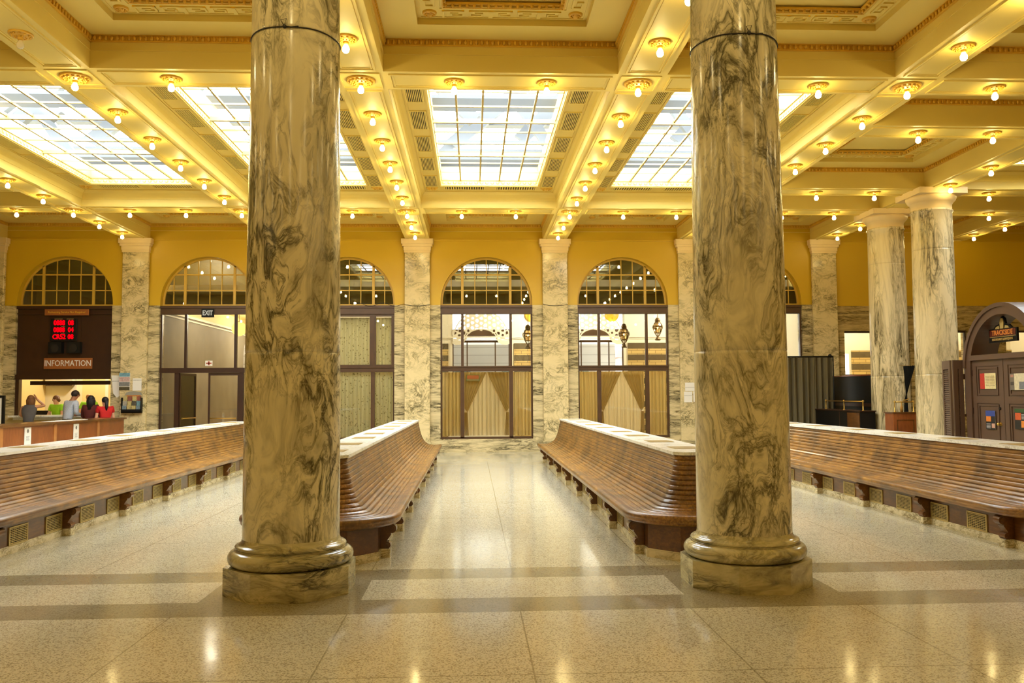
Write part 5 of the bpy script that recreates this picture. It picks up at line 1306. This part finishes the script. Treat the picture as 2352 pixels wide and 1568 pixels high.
    skin_obj('shirt', tv, te, trr, shirt, t)
    pv = [V[0], V[1]]; pr = [(.088 * h * w, .068 * h), (.080 * h * w, .062 * h)]; pe = [(0, 1)]
    for s in (-1, 1):
        n0 = leg[s]; n = len(pv); pv += [V[n0], V[n0 + 1], V[n0 + 2]]; pr += [g(R[n0], 1.12), g(R[n0 + 1], 1.12), g(R[n0 + 2], 1.25)]; pe += [(0, n), (n, n + 1), (n + 1, n + 2)]
    skin_obj('trousers', pv, pe, pr, trousers, t)
    for s in (-1, 1):
        a = Vector(V[leg[s] + 2]); b = Vector(V[leg[s] + 3])
        m = MB(); m.ball(tuple((a + b) / 2 + Vector((0, 0.01, -0.005))), .045 * h, 10, 6, 0, (.62, 1.25, .62)); m.obj('shoe', 'black', t)
    hm = Vector(J['hm']); hb = MB(); r = .058 * h
    up_ = Vector((0, -.012 * h, .016 * h))
    hb.ball(tuple(hm + up_), r * 1.02, 16, 10, 0, (.86, 1.02, .92))
    if hairlen > 0:
        for i in range(9):
            a = PI + PI * i / 8; x, y = r * .80 * math.cos(a), r * .86 * math.sin(a)
            p0 = hm + Vector((x * .7, y * .8, .03 * h)); p1 = hm + Vector((x, y - .006 * h, -.02 * h)); p2 = hm + Vector((x * 1.0, y - .014 * h, -.02 * h - hairlen * h))
            hb.tube([tuple(p0), tuple(p1), tuple(p2)], [.020 * h, .024 * h, .010 * h], 8)
    if ponytail: hb.tube([tuple(hm + Vector((0, -r * .9, .02 * h))), tuple(hm + Vector((0, -r * 1.35, .0))), tuple(hm + Vector((0, -r * 1.3, -.09 * h))), tuple(hm + Vector((0, -r * 1.1, -.16 * h)))], [.018 * h, .030 * h, .026 * h, .008 * h], 10)
    if hair is not None: hb.obj('hair', flat('hair_%d_%d_%d' % hair, hair, 0.6, var=0.12, vs=40), t)
    fc = MB(); fy = .050 * h
    fc.ball(tuple(hm + Vector((0, fy + .004 * h, -.010 * h))), .009 * h, 8, 6, 0, (.8, 1.1, 1.3))
    for s in (-1, 1): fc.ball(tuple(hm + Vector((s * .045 * h, 0, -.006 * h))), .012 * h, 8, 6, 0, (.4, .8, 1.2))
    fc.obj('nose_and_ears', sk, t)
    ey = MB()
    for s in (-1, 1): ey.ball(tuple(hm + Vector((s * .018 * h, fy - .004 * h, .002 * h))), .006 * h, 8, 6)
    ey.box(hm.x - .014 * h, hm.x + .014 * h, hm.y + fy - .006 * h, hm.y + fy - .001 * h, hm.z - .031 * h, hm.z - .027 * h)
    ey.obj('eyes_and_mouth', flat('eye_dark', (70, 40, 34), 0.4), t)
    return t
blue = NT('blue_check_shirt')
ck = blue.n('ShaderNodeTexChecker', ins={'Vector': blue.pos(), 'Scale': 55.0, 'Color1': srgb(176, 186, 206), 'Color2': srgb(206, 210, 220)}).outputs[0]
blue_m = blue.done(ck, 0.8)
A = lambda h, s, e, w, f: {}
def arms_down(h, fy=0.02): return {s: ((s * .135 * h, fy, .64 * h), (s * .14 * h, fy + .06 * h, .50 * h), (0, .25, -1)) for s in (-1, 1)}
def arms_fwd(h, z=.62): return {s: ((s * .14 * h, .06 * h, .655 * h), (s * .09 * h, .19 * h, z * h), (-.1 * s, 1, 0)) for s in (-1, 1)}
h = 1.70
aw = {-1: ((-.15 * h, .10 * h, .67 * h), (-.07 * h, .20 * h, .65 * h), (0.2, 1, 0)), 1: ((.20 * h, .13 * h, .82 * h), (.085 * h, .11 * h, .92 * h), (-.3, -.3, .8))}
person('woman with long brown hair in a grey top, hand raised to her head', (-11.80, 23.25, 0), 0.15, h, 0.25, aw, cl('grey_top', (92, 88, 88)), cl('dark_trousers', (58, 52, 46)), (124, 80, 40), 0.12, sleeve=0.0)
h = 1.82
person('tall man in a pale blue check shirt leaning over the information counter', (-10.78, 23.2, 0), -0.55, h, 0.26, arms_fwd(h), blue_m, cl('black_trousers', (34, 32, 32)), (36, 26, 20), 0.0, head=(0.03, 0.05), skin=(176, 118, 84), sleeve=1.0)
h = 1.68
person('person with black hair in a dark maroon top, between the man and the girl', (-10.10, 23.05, 0), 0.0, h, 0.05, arms_fwd(h), cl('maroon_top', (86, 26, 22)), cl('dark_skirt', (40, 26, 24)), (24, 18, 16), 0.14, wide=0.95, sleeve=1.0)
h = 1.64
person('girl in a bright red top with a black ponytail at the counter end', (-9.66, 22.95, 0), 0.75, h, 0.06, arms_down(h, 0.05), cl('red_top', (196, 24, 22)), cl('red_trousers', (150, 30, 26)), (22, 18, 20), 0.0, skin=(222, 164, 132), sleeve=0.5, ponytail=True)
h = 1.69
person('clerk in a lime green shirt with short brown hair behind the counter', (-11.86, 25.0, 0), PI - 0.3, h, 0.10, arms_fwd(h, .60), cl('lime_shirt', (150, 206, 24)), cl('clerk_trousers', (60, 56, 50)), (112, 70, 34), 0.02, sleeve=0.6)
h = 1.76
person('bald clerk in a lime green shirt standing behind the counter', (-11.0, 25.05, 0), PI, h, 0.04, arms_fwd(h, .62), cl('lime_shirt_b', (160, 214, 30)), cl('clerk_trousers_b', (60, 56, 50)), None, 0.0, sleeve=0.6, skin=(214, 150, 96))
ch = thing('office_chair', 'black office chair back behind the information counter', 'chair', (-12.45, 25.3, 0))
m = MB(); m.bbox(-0.24, 0.24, -0.05, 0.04, 0.75, 1.24, 0.03); m.obj('backrest', 'black', ch); MB().bbox(-0.24, 0.24, 0.02, 0.48, 0.46, 0.54, 0.03).obj('seat', 'black', ch)
m = MB(); m.tube([(0, 0.25, 0.06), (0, 0.25, 0.47)], 0.03, 8)
for i in range(5): a = 2 * PI * i / 5; m.tube([(0, 0.25, 0.09), (0.27 * math.cos(a), 0.25 + 0.27 * math.sin(a), 0.06)], 0.02, 6); m.ball((0.27 * math.cos(a), 0.25 + 0.27 * math.sin(a), 0.03), 0.03, 8, 6)
m.tube([(0, 0.24, 0.5), (0, 0.02, 0.6), (0, 0.0, 0.8)], 0.02, 6); m.obj('base', 'black', ch)
# ------------------------------------------------------------------ daylight and view
w = bpy.data.worlds.new('sky'); SC.world = w; w.use_nodes = True
bg = w.node_tree.nodes['Background']; bg.inputs[0].default_value = (0.88, 0.95, 1.0, 1); bg.inputs[1].default_value = 15.0
vs = SC.view_settings; vs.view_transform = 'Standard'; vs.look = 'None'; vs.gamma = 1; vs.exposure = 0.52
SC.display_settings.display_device = 'sRGB'
cy = SC.cycles
cy.max_bounces = 8; cy.diffuse_bounces = 4; cy.glossy_bounces = 3; cy.transmission_bounces = 3; cy.transparent_max_bounces = 12
cy.caustics_reflective = False; cy.caustics_refractive = False; cy.sample_clamp_indirect = 4.0
cy.use_denoising = True; cy.use_light_tree = True
